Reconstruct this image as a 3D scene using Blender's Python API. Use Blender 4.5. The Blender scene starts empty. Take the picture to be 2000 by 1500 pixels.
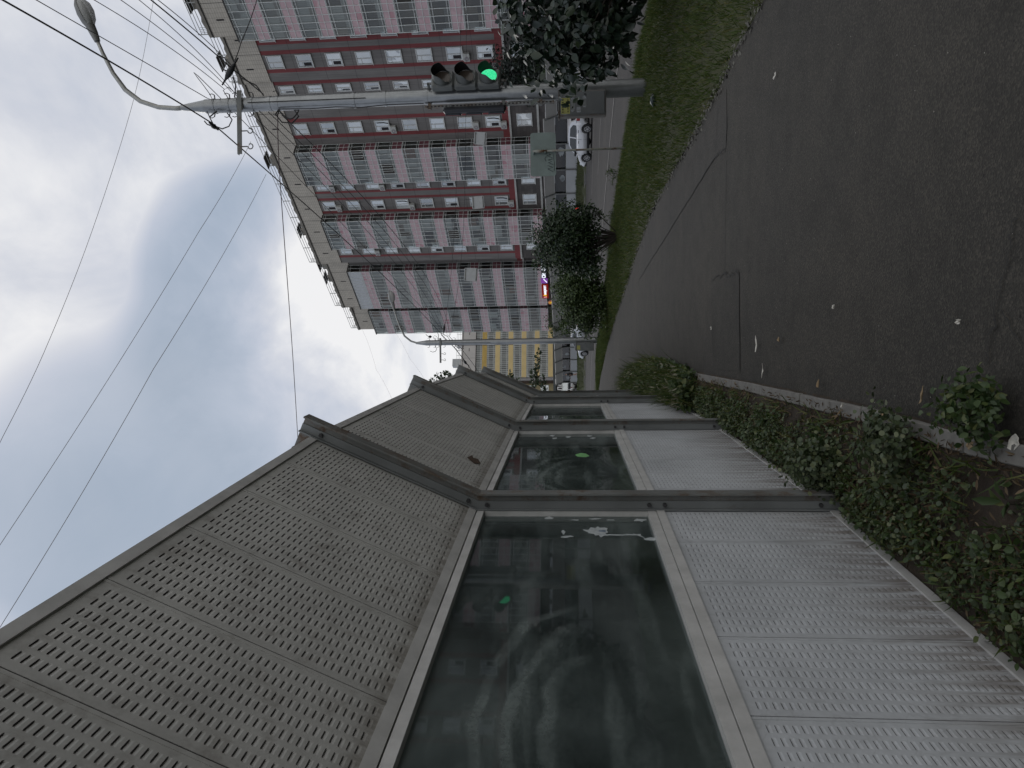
import bpy, bmesh, math, random
import numpy as np
from mathutils import Vector, Matrix, Euler
SC = bpy.context.scene
COL = SC.collection
rng = np.random.default_rng(7)
random.seed(7)
R = math.radians

# ------------------------------------------------------------------ helpers
class MB:
    """collects faces; build() links them as ONE mesh object"""
    def __init__(s): s.v = []; s.f = []; s.m = []
    def add(s, vs, fs, m=0):
        o = len(s.v); s.v += [tuple(v) for v in vs]
        for f in fs: s.f.append([o + i for i in f]); s.m.append(m)
    def quad(s, a, b, c, d, m=0): s.add([a, b, c, d], [(0, 1, 2, 3)], m)
    def box(s, lo, hi, m=0, M=None):
        x0, y0, z0 = lo; x1, y1, z1 = hi
        vs = [(x0,y0,z0),(x1,y0,z0),(x1,y1,z0),(x0,y1,z0),(x0,y0,z1),(x1,y0,z1),(x1,y1,z1),(x0,y1,z1)]
        if M is not None: vs = [M @ Vector(v) for v in vs]
        s.add(vs, [(3,2,1,0),(4,5,6,7),(0,1,5,4),(1,2,6,5),(2,3,7,6),(3,0,4,7)], m)
    def bbox(s, lo, hi, b=.01, m=0, M=None):
        """box with chamfered vertical and top edges"""
        x0, y0, z0 = lo; x1, y1, z1 = hi
        def ring(d, z): return [(x0+d+b,y0+d,z),(x1-d-b,y0+d,z),(x1-d,y0+d+b,z),(x1-d,y1-d-b,z),(x1-d-b,y1-d,z),(x0+d+b,y1-d,z),(x0+d,y1-d-b,z),(x0+d,y0+d+b,z)]
        rs = [ring(b, z0), ring(0, z0+b), ring(0, z1-b), ring(b, z1)]
        vs = sum(rs, [])
        if M is not None: vs = [M @ Vector(v) for v in vs]
        fs = [tuple(reversed(range(8))), tuple(range(24, 32))]
        for k in range(3):
            for i in range(8):
                j = (i+1) % 8
                fs.append((k*8+i, k*8+j, k*8+8+j, k*8+8+i))
        s.add(vs, fs, m)
    def tube(s, pts, r, n=8, m=0, caps=True):
        pts = [Vector(p) for p in pts]
        rr = r if isinstance(r, (list, tuple)) else [r]*len(pts)
        rings = []; up = Vector((0, 0, 1)); prev = None
        for i, p in enumerate(pts):
            t = (pts[min(i+1, len(pts)-1)] - pts[max(i-1, 0)]).normalized()
            a = prev if prev is not None else (up if abs(t.dot(up)) < .9 else Vector((1, 0, 0)))
            x = (a - t*a.dot(t)).normalized(); y = t.cross(x); prev = x
            rings.append([p + (x*math.cos(2*math.pi*k/n) + y*math.sin(2*math.pi*k/n))*rr[i] for k in range(n)])
        vs = [v for r_ in rings for v in r_]; fs = []
        for i in range(len(pts)-1):
            for k in range(n):
                j = (k+1) % n
                fs.append((i*n+k, i*n+j, i*n+n+j, i*n+n+k))
        if caps: fs += [tuple(reversed(range(n))), tuple(range((len(pts)-1)*n, len(pts)*n))]
        s.add(vs, fs, m)
    def cyl(s, a, b, r, n=12, m=0, r2=None): s.tube([a, b], [r, r if r2 is None else r2], n, m)
    def prism(s, poly, lo, hi, axis='y', m=0, M=None):
        """poly: 2-D outline, extruded along axis"""
        n = len(poly)
        def P(p, h):
            v = (p[0], h, p[1]) if axis == 'y' else ((h, p[0], p[1]) if axis == 'x' else (p[0], p[1], h))
            return M @ Vector(v) if M is not None else v
        vs = [P(p, lo) for p in poly] + [P(p, hi) for p in poly]
        fs = [tuple(range(n)), tuple(reversed(range(n, 2*n)))] + [(i, n+i, n+(i+1) % n, (i+1) % n) for i in range(n)]
        s.add(vs, fs, m)
    def mesh(s, name, mats, smooth=False):
        me = bpy.data.meshes.new(name)
        me.from_pydata(s.v, [], s.f)
        for m in (mats if isinstance(mats, (list, tuple)) else [mats]): me.materials.append(m)
        me.polygons.foreach_set('material_index', s.m)
        if smooth: me.polygons.foreach_set('use_smooth', [True]*len(s.f))
        me.update(); return me
    def build(s, name, mats, parent=None, smooth=False, fix=True):
        me = s.mesh(name, mats, smooth)
        if fix:
            bm = bmesh.new(); bm.from_mesh(me); bmesh.ops.recalc_face_normals(bm, faces=bm.faces); bm.to_mesh(me); bm.free()
        return link(name, me, parent)
def link(name, data, parent=None):
    o = bpy.data.objects.new(name, data); COL.objects.link(o)
    if parent: o.parent = parent
    return o
def tag(o, label=None, cat=None, group=None, kind=None):
    if label: o['label'] = label
    if cat: o['category'] = cat
    if group: o['group'] = group
    if kind: o['kind'] = kind
    return o
def empty(name, loc=(0, 0, 0), rz=0, label=None, cat=None, group=None):
    o = bpy.data.objects.new(name, None); COL.objects.link(o)
    o.location = loc; o.rotation_euler = (0, 0, rz); o.empty_display_size = .3
    return tag(o, label, cat, group)
def autosmooth(o, ang=35):
    me = o.data
    me.polygons.foreach_set('use_smooth', [True]*len(me.polygons))
    bm = bmesh.new(); bm.from_mesh(me)
    for e in bm.edges:
        if len(e.link_faces) == 2 and e.calc_face_angle(0) > R(ang): e.smooth = False
    bm.to_mesh(me); bm.free()
def ss(a, b, t):
    t = min(1, max(0, (t-a)/(b-a))); return t*t*(3-2*t)

# leaf clouds, vectorised
T_LEAF = (np.array([(0,0,0),(-.30,.30,.05),(-.27,.62,.05),(0,1,-.04),(.27,.62,.05),(.30,.30,.05)]), [(0,3,2,1),(0,5,4,3)])
T_HEART = (np.array([(0,0,0),(-.40,.10,.05),(-.42,.42,.07),(0,1,-.08),(.42,.42,.07),(.40,.10,.05)]), [(0,3,2,1),(0,5,4,3)])
T_ROUND = (np.array([(.5*math.cos(a), .5+.5*math.sin(a), .10 if i % 3 else .02) for i, a in enumerate(np.linspace(0, 2*math.pi, 8)[:-1])]), [(0,1,2,3,4,5,6)])
T_LANCE = (np.array([(0,0,0),(-.09,.25,.03),(-.11,.6,.08),(0,1,.02),(.11,.6,.08),(.09,.25,.03)]), [(0,3,2,1),(0,5,4,3)])
T_BLADE = (np.array([(-.5,0,0),(.5,0,0),(.32,.55,.06),(-.32,.55,.06),(0,1,.28)]), [(0,1,2,3),(3,2,4)])
def leafcloud(name, mat, P, N, size, tmpl=T_LEAF, parent=None, width=None, D=None):
    """P points, N normals, D growth directions (tip), size lengths"""
    tv, tf = tmpl; n = len(P)
    N = N/np.linalg.norm(N, axis=1, keepdims=True).clip(1e-6)
    if D is None: D = rng.normal(size=(n, 3))
    D = D - N*(D*N).sum(1, keepdims=True); D /= np.linalg.norm(D, axis=1, keepdims=True).clip(1e-6)
    X = np.cross(D, N)
    size = np.broadcast_to(np.asarray(size, float), (n,))
    w = size if width is None else np.broadcast_to(np.asarray(width, float), (n,))
    V = (P[:, None, :] + tv[None, :, 0:1]*X[:, None, :]*w[:, None, None] + tv[None, :, 1:2]*D[:, None, :]*size[:, None, None]
         + tv[None, :, 2:3]*N[:, None, :]*size[:, None, None]).reshape(-1, 3)
    k = len(tv); loops = []; starts = []; totals = []; off = 0
    L = np.concatenate([np.array(f) for f in tf]); tot = np.array([len(f) for f in tf])
    allL = (L[None, :] + (np.arange(n)*k)[:, None]).reshape(-1)
    alltot = np.tile(tot, n); st = np.concatenate([[0], np.cumsum(alltot)[:-1]])
    me = bpy.data.meshes.new(name)
    me.vertices.add(len(V)); me.vertices.foreach_set('co', V.reshape(-1))
    me.loops.add(len(allL)); me.loops.foreach_set('vertex_index', allL.astype(np.int32))
    me.polygons.add(len(alltot)); me.polygons.foreach_set('loop_start', st.astype(np.int32)); me.polygons.foreach_set('loop_total', alltot.astype(np.int32))
    me.update(calc_edges=True); me.validate()
    a = me.attributes.new('rnd', 'FLOAT', 'FACE'); a.data.foreach_set('value', np.repeat(rng.random(n), len(tf)).astype(np.float32))
    me.materials.append(mat)
    return link(name, me, parent)
def clumps(c, rad, nc, npc, spread, shell=.55, rg=None):
    """leaf points gathered round clump centres in an ellipsoid"""
    rg = rg or rng
    d = rg.normal(size=(nc, 3)); d /= np.linalg.norm(d, axis=1, keepdims=True)
    r = (shell + (1-shell)*rg.random(nc)**.7)[:, None]
    cc = np.array(c) + d*r*np.array(rad)
    P = np.repeat(cc, npc, 0) + rg.normal(size=(nc*npc, 3))*np.array(rad)*spread
    out = np.repeat(d, npc, 0)
    N = out*.5 + rg.normal(size=P.shape)*.55 + np.array([0, 0, .45])
    return cc, P, N

# ------------------------------------------------------------------ materials
def new_mat(name):
    m = bpy.data.materials.new(name); m.use_nodes = True
    nt = m.node_tree; nt.nodes.clear()
    return m, nt
class NT:
    def __init__(s, nt): s.t = nt
    def n(s, typ, **kw):
        nd = s.t.nodes.new(typ)
        for k, v in kw.items():
            if k.startswith('i_'):
                key = k[2:]; key = int(key) if key.isdigit() else key.replace('_', ' ')
                nd.inputs[key].default_value = v
            else: setattr(nd, k, v)
        return nd
    def l(s, a, b): s.t.links.new(a, b)
def C4(c): return (c[0], c[1], c[2], 1)
def ramp(N, fac, stops, interp='LINEAR'):
    r = N.n('ShaderNodeValToRGB'); r.color_ramp.interpolation = interp
    el = r.color_ramp.elements
    while len(el) < len(stops): el.new(.5)
    for e, (p, c) in zip(el, stops): e.position = p; e.color = C4(c) if not isinstance(c, float) else (c, c, c, 1)
    N.l(fac, r.inputs['Fac']); return r.outputs['Color']
def mix(N, fac, a, b, blend='MIX'):
    m = N.n('ShaderNodeMix', data_type='RGBA', blend_type=blend)
    for s, v in ((0, fac), (6, a), (7, b)):
        if hasattr(v, 'is_linked'): N.l(v, m.inputs[s])
        else: m.inputs[s].default_value = v if not isinstance(v, tuple) else C4(v)
    return m.outputs[2]
def math_(N, op, a, b=None):
    m = N.n('ShaderNodeMath', operation=op)
    for i, v in enumerate((a, b)):
        if v is None: continue
        if hasattr(v, 'is_linked'): N.l(v, m.inputs[i])
        else: m.inputs[i].default_value = v
    return m.outputs[0]
def coords(N, kind='Object', scale=(1, 1, 1), rot=(0, 0, 0)):
    if kind == 'World': src = N.n('ShaderNodeNewGeometry').outputs['Position']
    else: src = N.n('ShaderNodeTexCoord').outputs[kind]
    mp = N.n('ShaderNodeMapping'); mp.inputs['Scale'].default_value = scale; mp.inputs['Rotation'].default_value = rot
    N.l(src, mp.inputs['Vector']); return mp.outputs['Vector']
def noise(N, vec, sc, det=4, rough=.55, dist=0):
    n = N.n('ShaderNodeTexNoise'); n.inputs['Scale'].default_value = sc; n.inputs['Detail'].default_value = det
    n.inputs['Roughness'].default_value = rough; n.inputs['Distortion'].default_value = dist
    N.l(vec, n.inputs['Vector']); return n.outputs['Fac']
def principled(N, color, rough=.6, metal=0, bump=None, bs=.2, bd=.01, spec=None, coat=0):
    b = N.n('ShaderNodeBsdfPrincipled')
    if hasattr(color, 'is_linked'): N.l(color, b.inputs['Base Color'])
    else: b.inputs['Base Color'].default_value = C4(color)
    if hasattr(rough, 'is_linked'): N.l(rough, b.inputs['Roughness'])
    else: b.inputs['Roughness'].default_value = rough
    b.inputs['Metallic'].default_value = metal
    if spec is not None: b.inputs['Specular IOR Level'].default_value = spec
    if coat: b.inputs['Coat Weight'].default_value = coat; b.inputs['Coat Roughness'].default_value = .08
    if bump is not None:
        bp = N.n('ShaderNodeBump'); bp.inputs['Strength'].default_value = bs; bp.inputs['Distance'].default_value = bd
        N.l(bump, bp.inputs['Height']); N.l(bp.outputs['Normal'], b.inputs['Normal'])
    return b
def out(N, sh): o = N.n('ShaderNodeOutputMaterial'); N.l(sh, o.inputs['Surface'])
def simple(name, col, rough=.6, metal=0, var=.15, sc=6, kind='World', bs=0, coat=0, spec=None):
    m, nt = new_mat(name); N = NT(nt); v = coords(N, kind)
    f = noise(N, v, sc, 5, .6)
    c = ramp(N, f, [(.25, tuple(x*(1-var) for x in col)), (.75, tuple(min(1, x*(1+var)) for x in col))])
    b = principled(N, c, rough, metal, f if bs else None, bs or .1, .004, spec, coat)
    out(N, b.outputs[0]); return m
def leafmat(name, c1, c2, c3=None, rough=.45, trans=.25):
    m, nt = new_mat(name); N = NT(nt)
    a = N.n('ShaderNodeAttribute', attribute_name='rnd')
    st = [(0, c1), (.75, c2)] + ([(1, c3)] if c3 else [])
    c = ramp(N, a.outputs['Fac'], st)
    b = principled(N, c, rough)
    t = N.n('ShaderNodeBsdfTranslucent'); N.l(c, t.inputs['Color'])
    mx = N.n('ShaderNodeMixShader'); mx.inputs[0].default_value = trans
    N.l(b.outputs[0], mx.inputs[1]); N.l(t.outputs[0], mx.inputs[2]); out(N, mx.outputs[0]); return m
def emis(name, col, s):
    m, nt = new_mat(name); N = NT(nt); e = N.n('ShaderNodeEmission'); e.inputs[0].default_value = C4(col); e.inputs[1].default_value = s
    out(N, e.outputs[0]); return m
M = {}
M['black'] = simple('black_plastic', (.012, .012, .014), .5)
M['rubber'] = simple('rubber', (.018, .018, .018), .85)
M['cable'] = simple('cable_black', (.02, .018, .018), .7)
M['cable_grey'] = simple('cable_grey', (.27, .25, .26), .7)
M['cable_red'] = simple('cable_dark_red', (.06, .028, .03), .7)
M['dark_hole'] = simple('opening_shade', (.03, .026, .028), .95)  # near-black colour stands in for the shade inside slots, holes and open casements
M['white_paint'] = simple('white_paint', (.55, .55, .53), .5, var=.1)
M['grey_plastic'] = simple('grey_plastic', (.42, .43, .44), .5)

# asphalt
def asphalt(name, col, speck=.5, warm=(1.05, 1, .93), bs=.5):
    m, nt = new_mat(name); N = NT(nt); v = coords(N, 'World')
    big = noise(N, v, .35, 4, .6); mid = noise(N, v, 3.2, 5, .65); fine = noise(N, v, 95, 3, .7)
    vor = N.n('ShaderNodeTexVoronoi'); vor.inputs['Scale'].default_value = 120; N.l(v, vor.inputs['Vector'])
    st = N.n('ShaderNodeTexVoronoi'); st.inputs['Scale'].default_value = 26; N.l(v, st.inputs['Vector'])
    c0 = ramp(N, big, [(.3, tuple(x*.82 for x in col)), (.7, tuple(x*y*1.15 for x, y in zip(col, warm)))])
    c1 = mix(N, .55, c0, ramp(N, mid, [(.3, (.55, .55, .55)), (.5, (1, 1, 1)), (.72, (1.35, 1.32, 1.27))]), 'MULTIPLY')
    c2 = mix(N, speck, c1, ramp(N, vor.outputs['Color'], [(.08, (.35, .35, .35)), (.55, (.95, .95, .95)), (.95, (2.5, 2.4, 2.25))]), 'MULTIPLY')
    pale = math_(N, 'LESS_THAN', st.outputs['Distance'], .075)
    rare = N.n('ShaderNodeSeparateColor'); N.l(st.outputs['Color'], rare.inputs[0])
    sel = math_(N, 'MULTIPLY', pale, math_(N, 'GREATER_THAN', rare.outputs[0], .93))
    sel2 = math_(N, 'MULTIPLY', math_(N, 'LESS_THAN', st.outputs['Distance'], .16), math_(N, 'LESS_THAN', rare.outputs[1], .06))
    c3 = mix(N, sel2, c2, tuple(x*.35 for x in col)); c3 = mix(N, sel, c3, (.30, .29, .26))
    h = math_(N, 'ADD', math_(N, 'MULTIPLY', vor.outputs['Distance'], .6), math_(N, 'MULTIPLY', fine, .8))
    b = principled(N, c3, .85, 0, h, bs, .006, .35); out(N, b.outputs[0]); return m
M['path'] = asphalt('asphalt_path', (.0345, .0330, .0300))
M['patch'] = asphalt('asphalt_patch', (.0315, .0305, .028))
M['patch2'] = asphalt('asphalt_strip', (.038, .0365, .0345))
M['road'] = asphalt('asphalt_road', (.050, .0485, .0485), .3)
M['crack'] = simple('tar_crack', (.019, .0185, .018), .9)
M['marking'] = simple('road_paint', (.22, .21, .20), .7, var=.25, sc=9)
M['kerb'] = simple('kerb_concrete', (.15, .145, .135), .9, var=.25, sc=14, bs=.4)
def soil(name, c1, c2, c3):
    m, nt = new_mat(name); N = NT(nt); v = coords(N, 'World')
    f = noise(N, v, 9, 8, .7); g = noise(N, v, 1.1, 4, .6)
    c = ramp(N, f, [(.3, c1), (.55, c2), (.8, c3)])
    c = mix(N, .6, c, ramp(N, g, [(.3, (.6, .6, .6)), (.7, (1.3, 1.3, 1.2))]), 'MULTIPLY')
    b = principled(N, c, .95, 0, f, .8, .03); out(N, b.outputs[0]); return m
M['soil'] = soil('soil', (.022, .016, .011), (.045, .032, .022), (.075, .055, .036))
M['turf'] = soil('turf', (.022, .026, .006), (.038, .042, .012), (.06, .052, .018))
M['ground'] = soil('ground', (.03, .035, .015), (.05, .055, .025), (.07, .07, .04))
M['grass'] = leafmat('grass_blades', (.030, .056, .008), (.062, .092, .014), (.115, .105, .030), .6, .3)
M['grass_far'] = leafmat('grass_far', (.040, .062, .016), (.065, .09, .024), (.09, .095, .035), .6, .3)
M['leaf_lilac'] = leafmat('leaf_dark', (.009, .018, .012), (.018, .032, .019), (.04, .058, .03), .36, .08)
M['leaf_bush'] = leafmat('leaf_bush', (.014, .028, .012), (.03, .055, .022), (.055, .085, .03), .42, .2)
M['leaf_light'] = leafmat('leaf_bush_light', (.030, .052, .014), (.055, .088, .024), (.09, .125, .04), .45, .25)
M['leaf_dark'] = leafmat('leaf_evergreen', (.006, .013, .009), (.013, .024, .014), None, .5, .05)
M['leaf_poplar'] = leafmat('leaf_poplar', (.030, .050, .024), (.055, .085, .04), (.11, .13, .09), .4, .25)
M['leaf_weed'] = leafmat('leaf_weed', (.030, .046, .020), (.072, .098, .044), (.15, .165, .085), .5, .2)
M['leaf_weed2'] = leafmat('leaf_weed_deep', (.024, .048, .014), (.052, .085, .024), (.11, .125, .04), .5, .25)
M['straw'] = leafmat('dry_straw', (.05, .032, .018), (.11, .075, .042), (.20, .15, .09), .8, .2)
M['bark'] = simple('bark', (.035, .028, .022), .9, var=.4, sc=20, bs=.5)
M['dead_leaf'] = simple('dead_leaf', (.26, .19, .11), .8, var=.3, sc=30)
M['paper'] = simple('paper_scrap', (.55, .53, .48), .8, var=.2, sc=40)

# ------------------------------------------------------------------ near noise barrier
def panel_mat(name, base, lower):
    m, nt = new_mat(name); N = NT(nt); v = coords(N, 'Object'); w = coords(N, 'World')
    big = noise(N, w, 1.3, 5, .65, .6); fine = noise(N, w, 28, 4, .7)
    c = ramp(N, big, [(.30, tuple(x*.80 for x in base)), (.55, base), (.8, tuple(x*1.10 for x in base))])
    c = mix(N, .35, c, ramp(N, fine, [(.3, (.75, .75, .75)), (.7, (1.1, 1.1, 1.1))]), 'MULTIPLY')
    sep = N.n('ShaderNodeSeparateXYZ'); N.l(v, sep.inputs[0])
    st = noise(N, coords(N, 'World', (9, 9, 1.2)), 2.2, 5, .7)
    sp = noise(N, coords(N, 'World', (3, 3, 3)), 3, 5, .7)
    if lower:   # splashed mud and rust runs near the ground
        g = N.n('ShaderNodeMapRange'); N.l(sep.outputs[2], g.inputs[0]); g.inputs[1].default_value = .50; g.inputs[2].default_value = 0
        k = math_(N, 'MULTIPLY', g.outputs[0], ramp(N, st, [(.36, 0.), (.58, 1.)]))
        c = mix(N, math_(N, 'MULTIPLY', k, .85), c, (.10, .072, .05))
        sc = ramp(N, noise(N, w, 2.4, 3, .5, 2.0), [(.49, 0.), (.505, .5), (.52, 0.)])
        c = mix(N, math_(N, 'MULTIPLY', sc, .35), c, (.16, .155, .15))
    else:       # sooty clouds and a dirty lower edge
        k = ramp(N, sp, [(.52, 0.), (.75, .55)])
        c = mix(N, k, c, (.15, .13, .11))
        g = N.n('ShaderNodeMapRange'); N.l(sep.outputs[2], g.inputs[0]); g.inputs[1].default_value = .13; g.inputs[2].default_value = .045
        k2 = math_(N, 'MULTIPLY', g.outputs[0], ramp(N, st, [(.35, .25), (.6, .8)]))
        c = mix(N, k2, c, (.12, .105, .085))
    b = principled(N, c, .5, .0, fine, .08, .003, .4); out(N, b.outputs[0]); return m
M['panel_up'] = panel_mat('panel_upper_grey', (.47, .465, .445), False)
M['panel_lo'] = panel_mat('panel_lower_grey', (.47, .485, .505), True)
M['trim'] = simple('panel_trim', (.46, .455, .445), .5, var=.2, sc=7)
def rusty(name, base, rust, lo=.50, hi=.62, sc=7):
    m, nt = new_mat(name); N = NT(nt); v = coords(N, 'World')
    f = noise(N, v, sc, 8, .75); g = noise(N, v, 1.4, 3, .5)
    k = math_(N, 'MULTIPLY', ramp(N, f, [(lo, 0.), (hi, 1.)]), ramp(N, g, [(.35, .1), (.6, 1.)]))
    c0 = ramp(N, noise(N, v, 3, 4), [(.3, tuple(x*.8 for x in base)), (.7, tuple(x*1.15 for x in base))])
    c = mix(N, k, c0, ramp(N, f, [(.5, rust), (.75, tuple(x*.5 for x in rust))]))
    b = principled(N, c, .6, 0, f, .2, .003); out(N, b.outputs[0]); return m
M['post'] = rusty('post_steel', (.15, .155, .15), (.11, .065, .035))
M['clamp'] = rusty('clamp_steel', (.16, .17, .172), (.10, .07, .05), .62, .72)
M['bolt'] = simple('bolt', (.03, .03, .032), .6)
# dirty glass
def glass_mat():
    m, nt = new_mat('dirty_glass'); N = NT(nt); v = coords(N, 'Object')
    tr = N.n('ShaderNodeBsdfTransparent'); tr.inputs[0].default_value = (.62, .70, .70, 1)
    gl = N.n('ShaderNodeBsdfGlossy'); gl.inputs['Roughness'].default_value = .02
    fr = N.n('ShaderNodeFresnel'); fr.inputs['IOR'].default_value = 1.5
    mx = N.n('ShaderNodeMixShader'); N.l(fr.outputs[0], mx.inputs[0]); N.l(tr.outputs[0], mx.inputs[1]); N.l(gl.outputs[0], mx.inputs[2])
    # wiped smears: distorted arcs plus cloudy film
    vv = coords(N, 'Object', (1, 1, 1), (0, .5, 0))
    def rings(cx, cz, sc, r0, r1):
        mp = N.n('ShaderNodeMapping'); mp.inputs['Scale'].default_value = (.55, 1, 1); mp.inputs['Location'].default_value = (-cx*.55, 0, -cz); N.l(v, mp.inputs[0])
        ln = N.n('ShaderNodeVectorMath', operation='LENGTH'); N.l(mp.outputs[0], ln.inputs[0])
        d = math_(N, 'ADD', ln.outputs['Value'], math_(N, 'MULTIPLY', math_(N, 'SUBTRACT', noise(N, v, 1.6, 2), .5), .22))
        s = math_(N, 'SINE', math_(N, 'MULTIPLY', d, sc))
        band = math_(N, 'MULTIPLY', ramp(N, d, [(r0-.03, 0.), (r0+.03, 1.)]), ramp(N, d, [(r1-.06, 1.), (r1+.02, 0.)]))
        return math_(N, 'MULTIPLY', ramp(N, s, [(.0, 0.), (.8, 1.)]), band)
    streak = noise(N, coords(N, 'Object', (1, 1, 1)), 60, 2, .6)
    film = ramp(N, noise(N, vv, 1.3, 4, .6, .35), [(.38, .06), (.58, .22), (.78, .46)])
    film2 = ramp(N, noise(N, coords(N, 'Object', (.8, 1, 4.5), (0, -.75, 0)), 1.3, 5, .62, .25), [(.50, 0.), (.66, .26)])
    szz = N.n('ShaderNodeSeparateXYZ'); N.l(v, szz.inputs[0])
    upper = ramp(N, math_(N, 'ADD', szz.outputs[2], math_(N, 'MULTIPLY', noise(N, v, 3, 3), .2)), [(.52, 0.), (.66, 1.)])
    lower = ramp(N, math_(N, 'ADD', szz.outputs[0], math_(N, 'MULTIPLY', noise(N, v, 2, 3), .3)), [(.0, 1.), (1.0, 0.)])
    patchy = ramp(N, noise(N, v, 4.2, 4, .6), [(.36, .15), (.6, 1.)])
    a1 = math_(N, 'MULTIPLY', math_(N, 'MULTIPLY', rings(1.05, .36, 62, .20, .48), upper), .40)
    a2 = math_(N, 'MULTIPLY', math_(N, 'MULTIPLY', rings(2.0, .52, 34, .20, .31), math_(N, 'SUBTRACT', 1.0, ramp(N, szz.outputs[0], [(.62, 0.), (.72, 1.)]))), .05)
    a1 = math_(N, 'MULTIPLY', a1, patchy); a2 = math_(N, 'MULTIPLY', a2, patchy)
    d = math_(N, 'ADD', math_(N, 'ADD', film, film2), math_(N, 'ADD', a1, a2))
    d = math_(N, 'MULTIPLY', d, ramp(N, streak, [(.3, .7), (.7, 1.)]))
    df = N.n('ShaderNodeBsdfDiffuse'); df.inputs[0].default_value = (.20, .232, .225, 1)
    m2 = N.n('ShaderNodeMixShader'); N.l(math_(N, 'MINIMUM', d, .7), m2.inputs[0]); N.l(mx.outputs[0], m2.inputs[1]); N.l(df.outputs[0], m2.inputs[2])
    out(N, m2.outputs[0]); return m
M['glass'] = glass_mat()
M['sticker'] = simple('sticker_scrap', (.40, .43, .44), .6, var=.3, sc=60)
M['sticker_blue'] = simple('sticker_blue', (.22, .32, .48), .6, var=.3, sc=60)
M['sticker_green'] = simple('sticker_green', (.18, .42, .16), .6, var=.4, sc=60)

BAYL = 3.0; ZR, ZK, ZT = 1.05, 2.10, 3.13; LEAN = math.atan2(.47, 1.03)
heads = [12.5, 10.8, 8.4, 5.2, 3.5, 1.0, -1.4, -3.8, -6.2, -8.6, -11, -13.4, -15.8, -18.2, -20.6, -23]
posts = [None]*(len(heads)+1); posts[3] = (-.745, 4.24)
for i in range(3, len(heads)):
    h = R(heads[i]); posts[i+1] = (posts[i][0]+BAYL*math.sin(h), posts[i][1]+BAYL*math.cos(h))
for i in range(2, -1, -1):
    h = R(heads[i]); posts[i] = (posts[i+1][0]-BAYL*math.sin(h), posts[i+1][1]-BAYL*math.cos(h))
def louvre_panel(name, H, mats):
    """sheet with pressed louvre slits in six bands; local x along, z up, face towards -y"""
    b = MB(); x0, x1 = .012, BAYL-.012; T = .045
    b.box((x0, .011, .0), (x1, .09, H), 3)                      # cassette behind the sheet
    b.box((x0, -.009, 0), (x1, .010, T), 1); b.box((x0, -.009, H-T), (x1, .010, H), 1)   # edge channels
    nb = 6; bw = (x1-x0)/nb; pz = .0262; rows = int((H-2*T-.03)/pz); za, zb = T, H-T; dp = .0044
    Q = lambda xa, xb, z0, z1: b.add([(xa, 0, z0), (xb, 0, z0), (xb, 0, z1), (xa, 0, z1)], [(0, 1, 2, 3)], 0)
    for k in range(nb):
        xs_ = x0+k*bw; xe = xs_+bw
        if k:
            b.box((xs_-.016, -.0022, za+.001), (xs_-.0025, -.0002, zb-.001), 0); b.box((xs_+.0025, -.0022, za+.001), (xs_+.016, -.0002, zb-.001), 0)
            b.quad((xs_-.0025, -.0003, za), (xs_+.0025, -.0003, za), (xs_+.0025, -.0003, zb), (xs_-.0025, -.0003, zb), 2)
        xa = xs_+.028; px = (bw-.056)/7; last = xs_
        for c in range(7):
            l, r = xa+c*px+.011, xa+(c+1)*px-.011
            Q(last, l, za, zb); last = r; zprev = za
            for j in range(rows):
                z0 = T+.014+j*pz; zt = z0+.0125
                Q(l, r, zprev, z0); zprev = zt; i_ = .006
                b.add([(l, 0, z0), (r, 0, z0), (r-i_, dp, zt), (l+i_, dp, zt), (l, 0, zt), (r, 0, zt)], [(0, 1, 2, 3), (0, 3, 4), (1, 5, 2)], 0)
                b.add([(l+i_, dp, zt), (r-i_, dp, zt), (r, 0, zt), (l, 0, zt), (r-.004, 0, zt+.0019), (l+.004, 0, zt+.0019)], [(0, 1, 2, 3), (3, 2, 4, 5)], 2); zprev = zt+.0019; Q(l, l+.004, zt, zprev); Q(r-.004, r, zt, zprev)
            Q(l, r, zprev, zb)
        Q(last, xe, za, zb)
    return b.mesh(name, mats)
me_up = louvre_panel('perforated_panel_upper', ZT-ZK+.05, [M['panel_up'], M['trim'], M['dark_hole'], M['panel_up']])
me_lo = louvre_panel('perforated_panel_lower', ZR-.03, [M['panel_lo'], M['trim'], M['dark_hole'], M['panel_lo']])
def sheet_panel(name, H, mats):
    b = MB(); b.box((.012, 0, 0), (BAYL-.012, .09, H), 0); b.box((.012, -.01, 0), (BAYL-.012, -.0005, .045), 1); b.box((.012, -.01, H-.045), (BAYL-.012, -.0005, H), 1)
    for k in range(1, 12): b.box((.012+k*.248-.02, -.004, .05), (.012+k*.248+.02, -.0005, H-.05), 0)
    return b.mesh(name, mats)
b = MB(); b.box((.014, .03, .045), (BAYL-.014, .042, ZK-ZR-.045)); me_pane = b.mesh('glass_pane', [M['glass']])
b = MB()
for z0, z1 in ((.004, .05), (ZK-ZR-.045, ZK-ZR-.004)): b.box((.012, -.004, z0), (BAYL-.012, .07, z1))
b.box((.012, -.002, .051), (.035, .06, ZK-ZR-.046)); b.box((BAYL-.035, -.002, .051), (BAYL-.012, .06, ZK-ZR-.046))
b.box((.014, .016, ZK-ZR-.0035), (BAYL-.014, .085, ZK-ZR+.028))
me_frame = b.mesh('pane_frame', [M['trim']])
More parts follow.
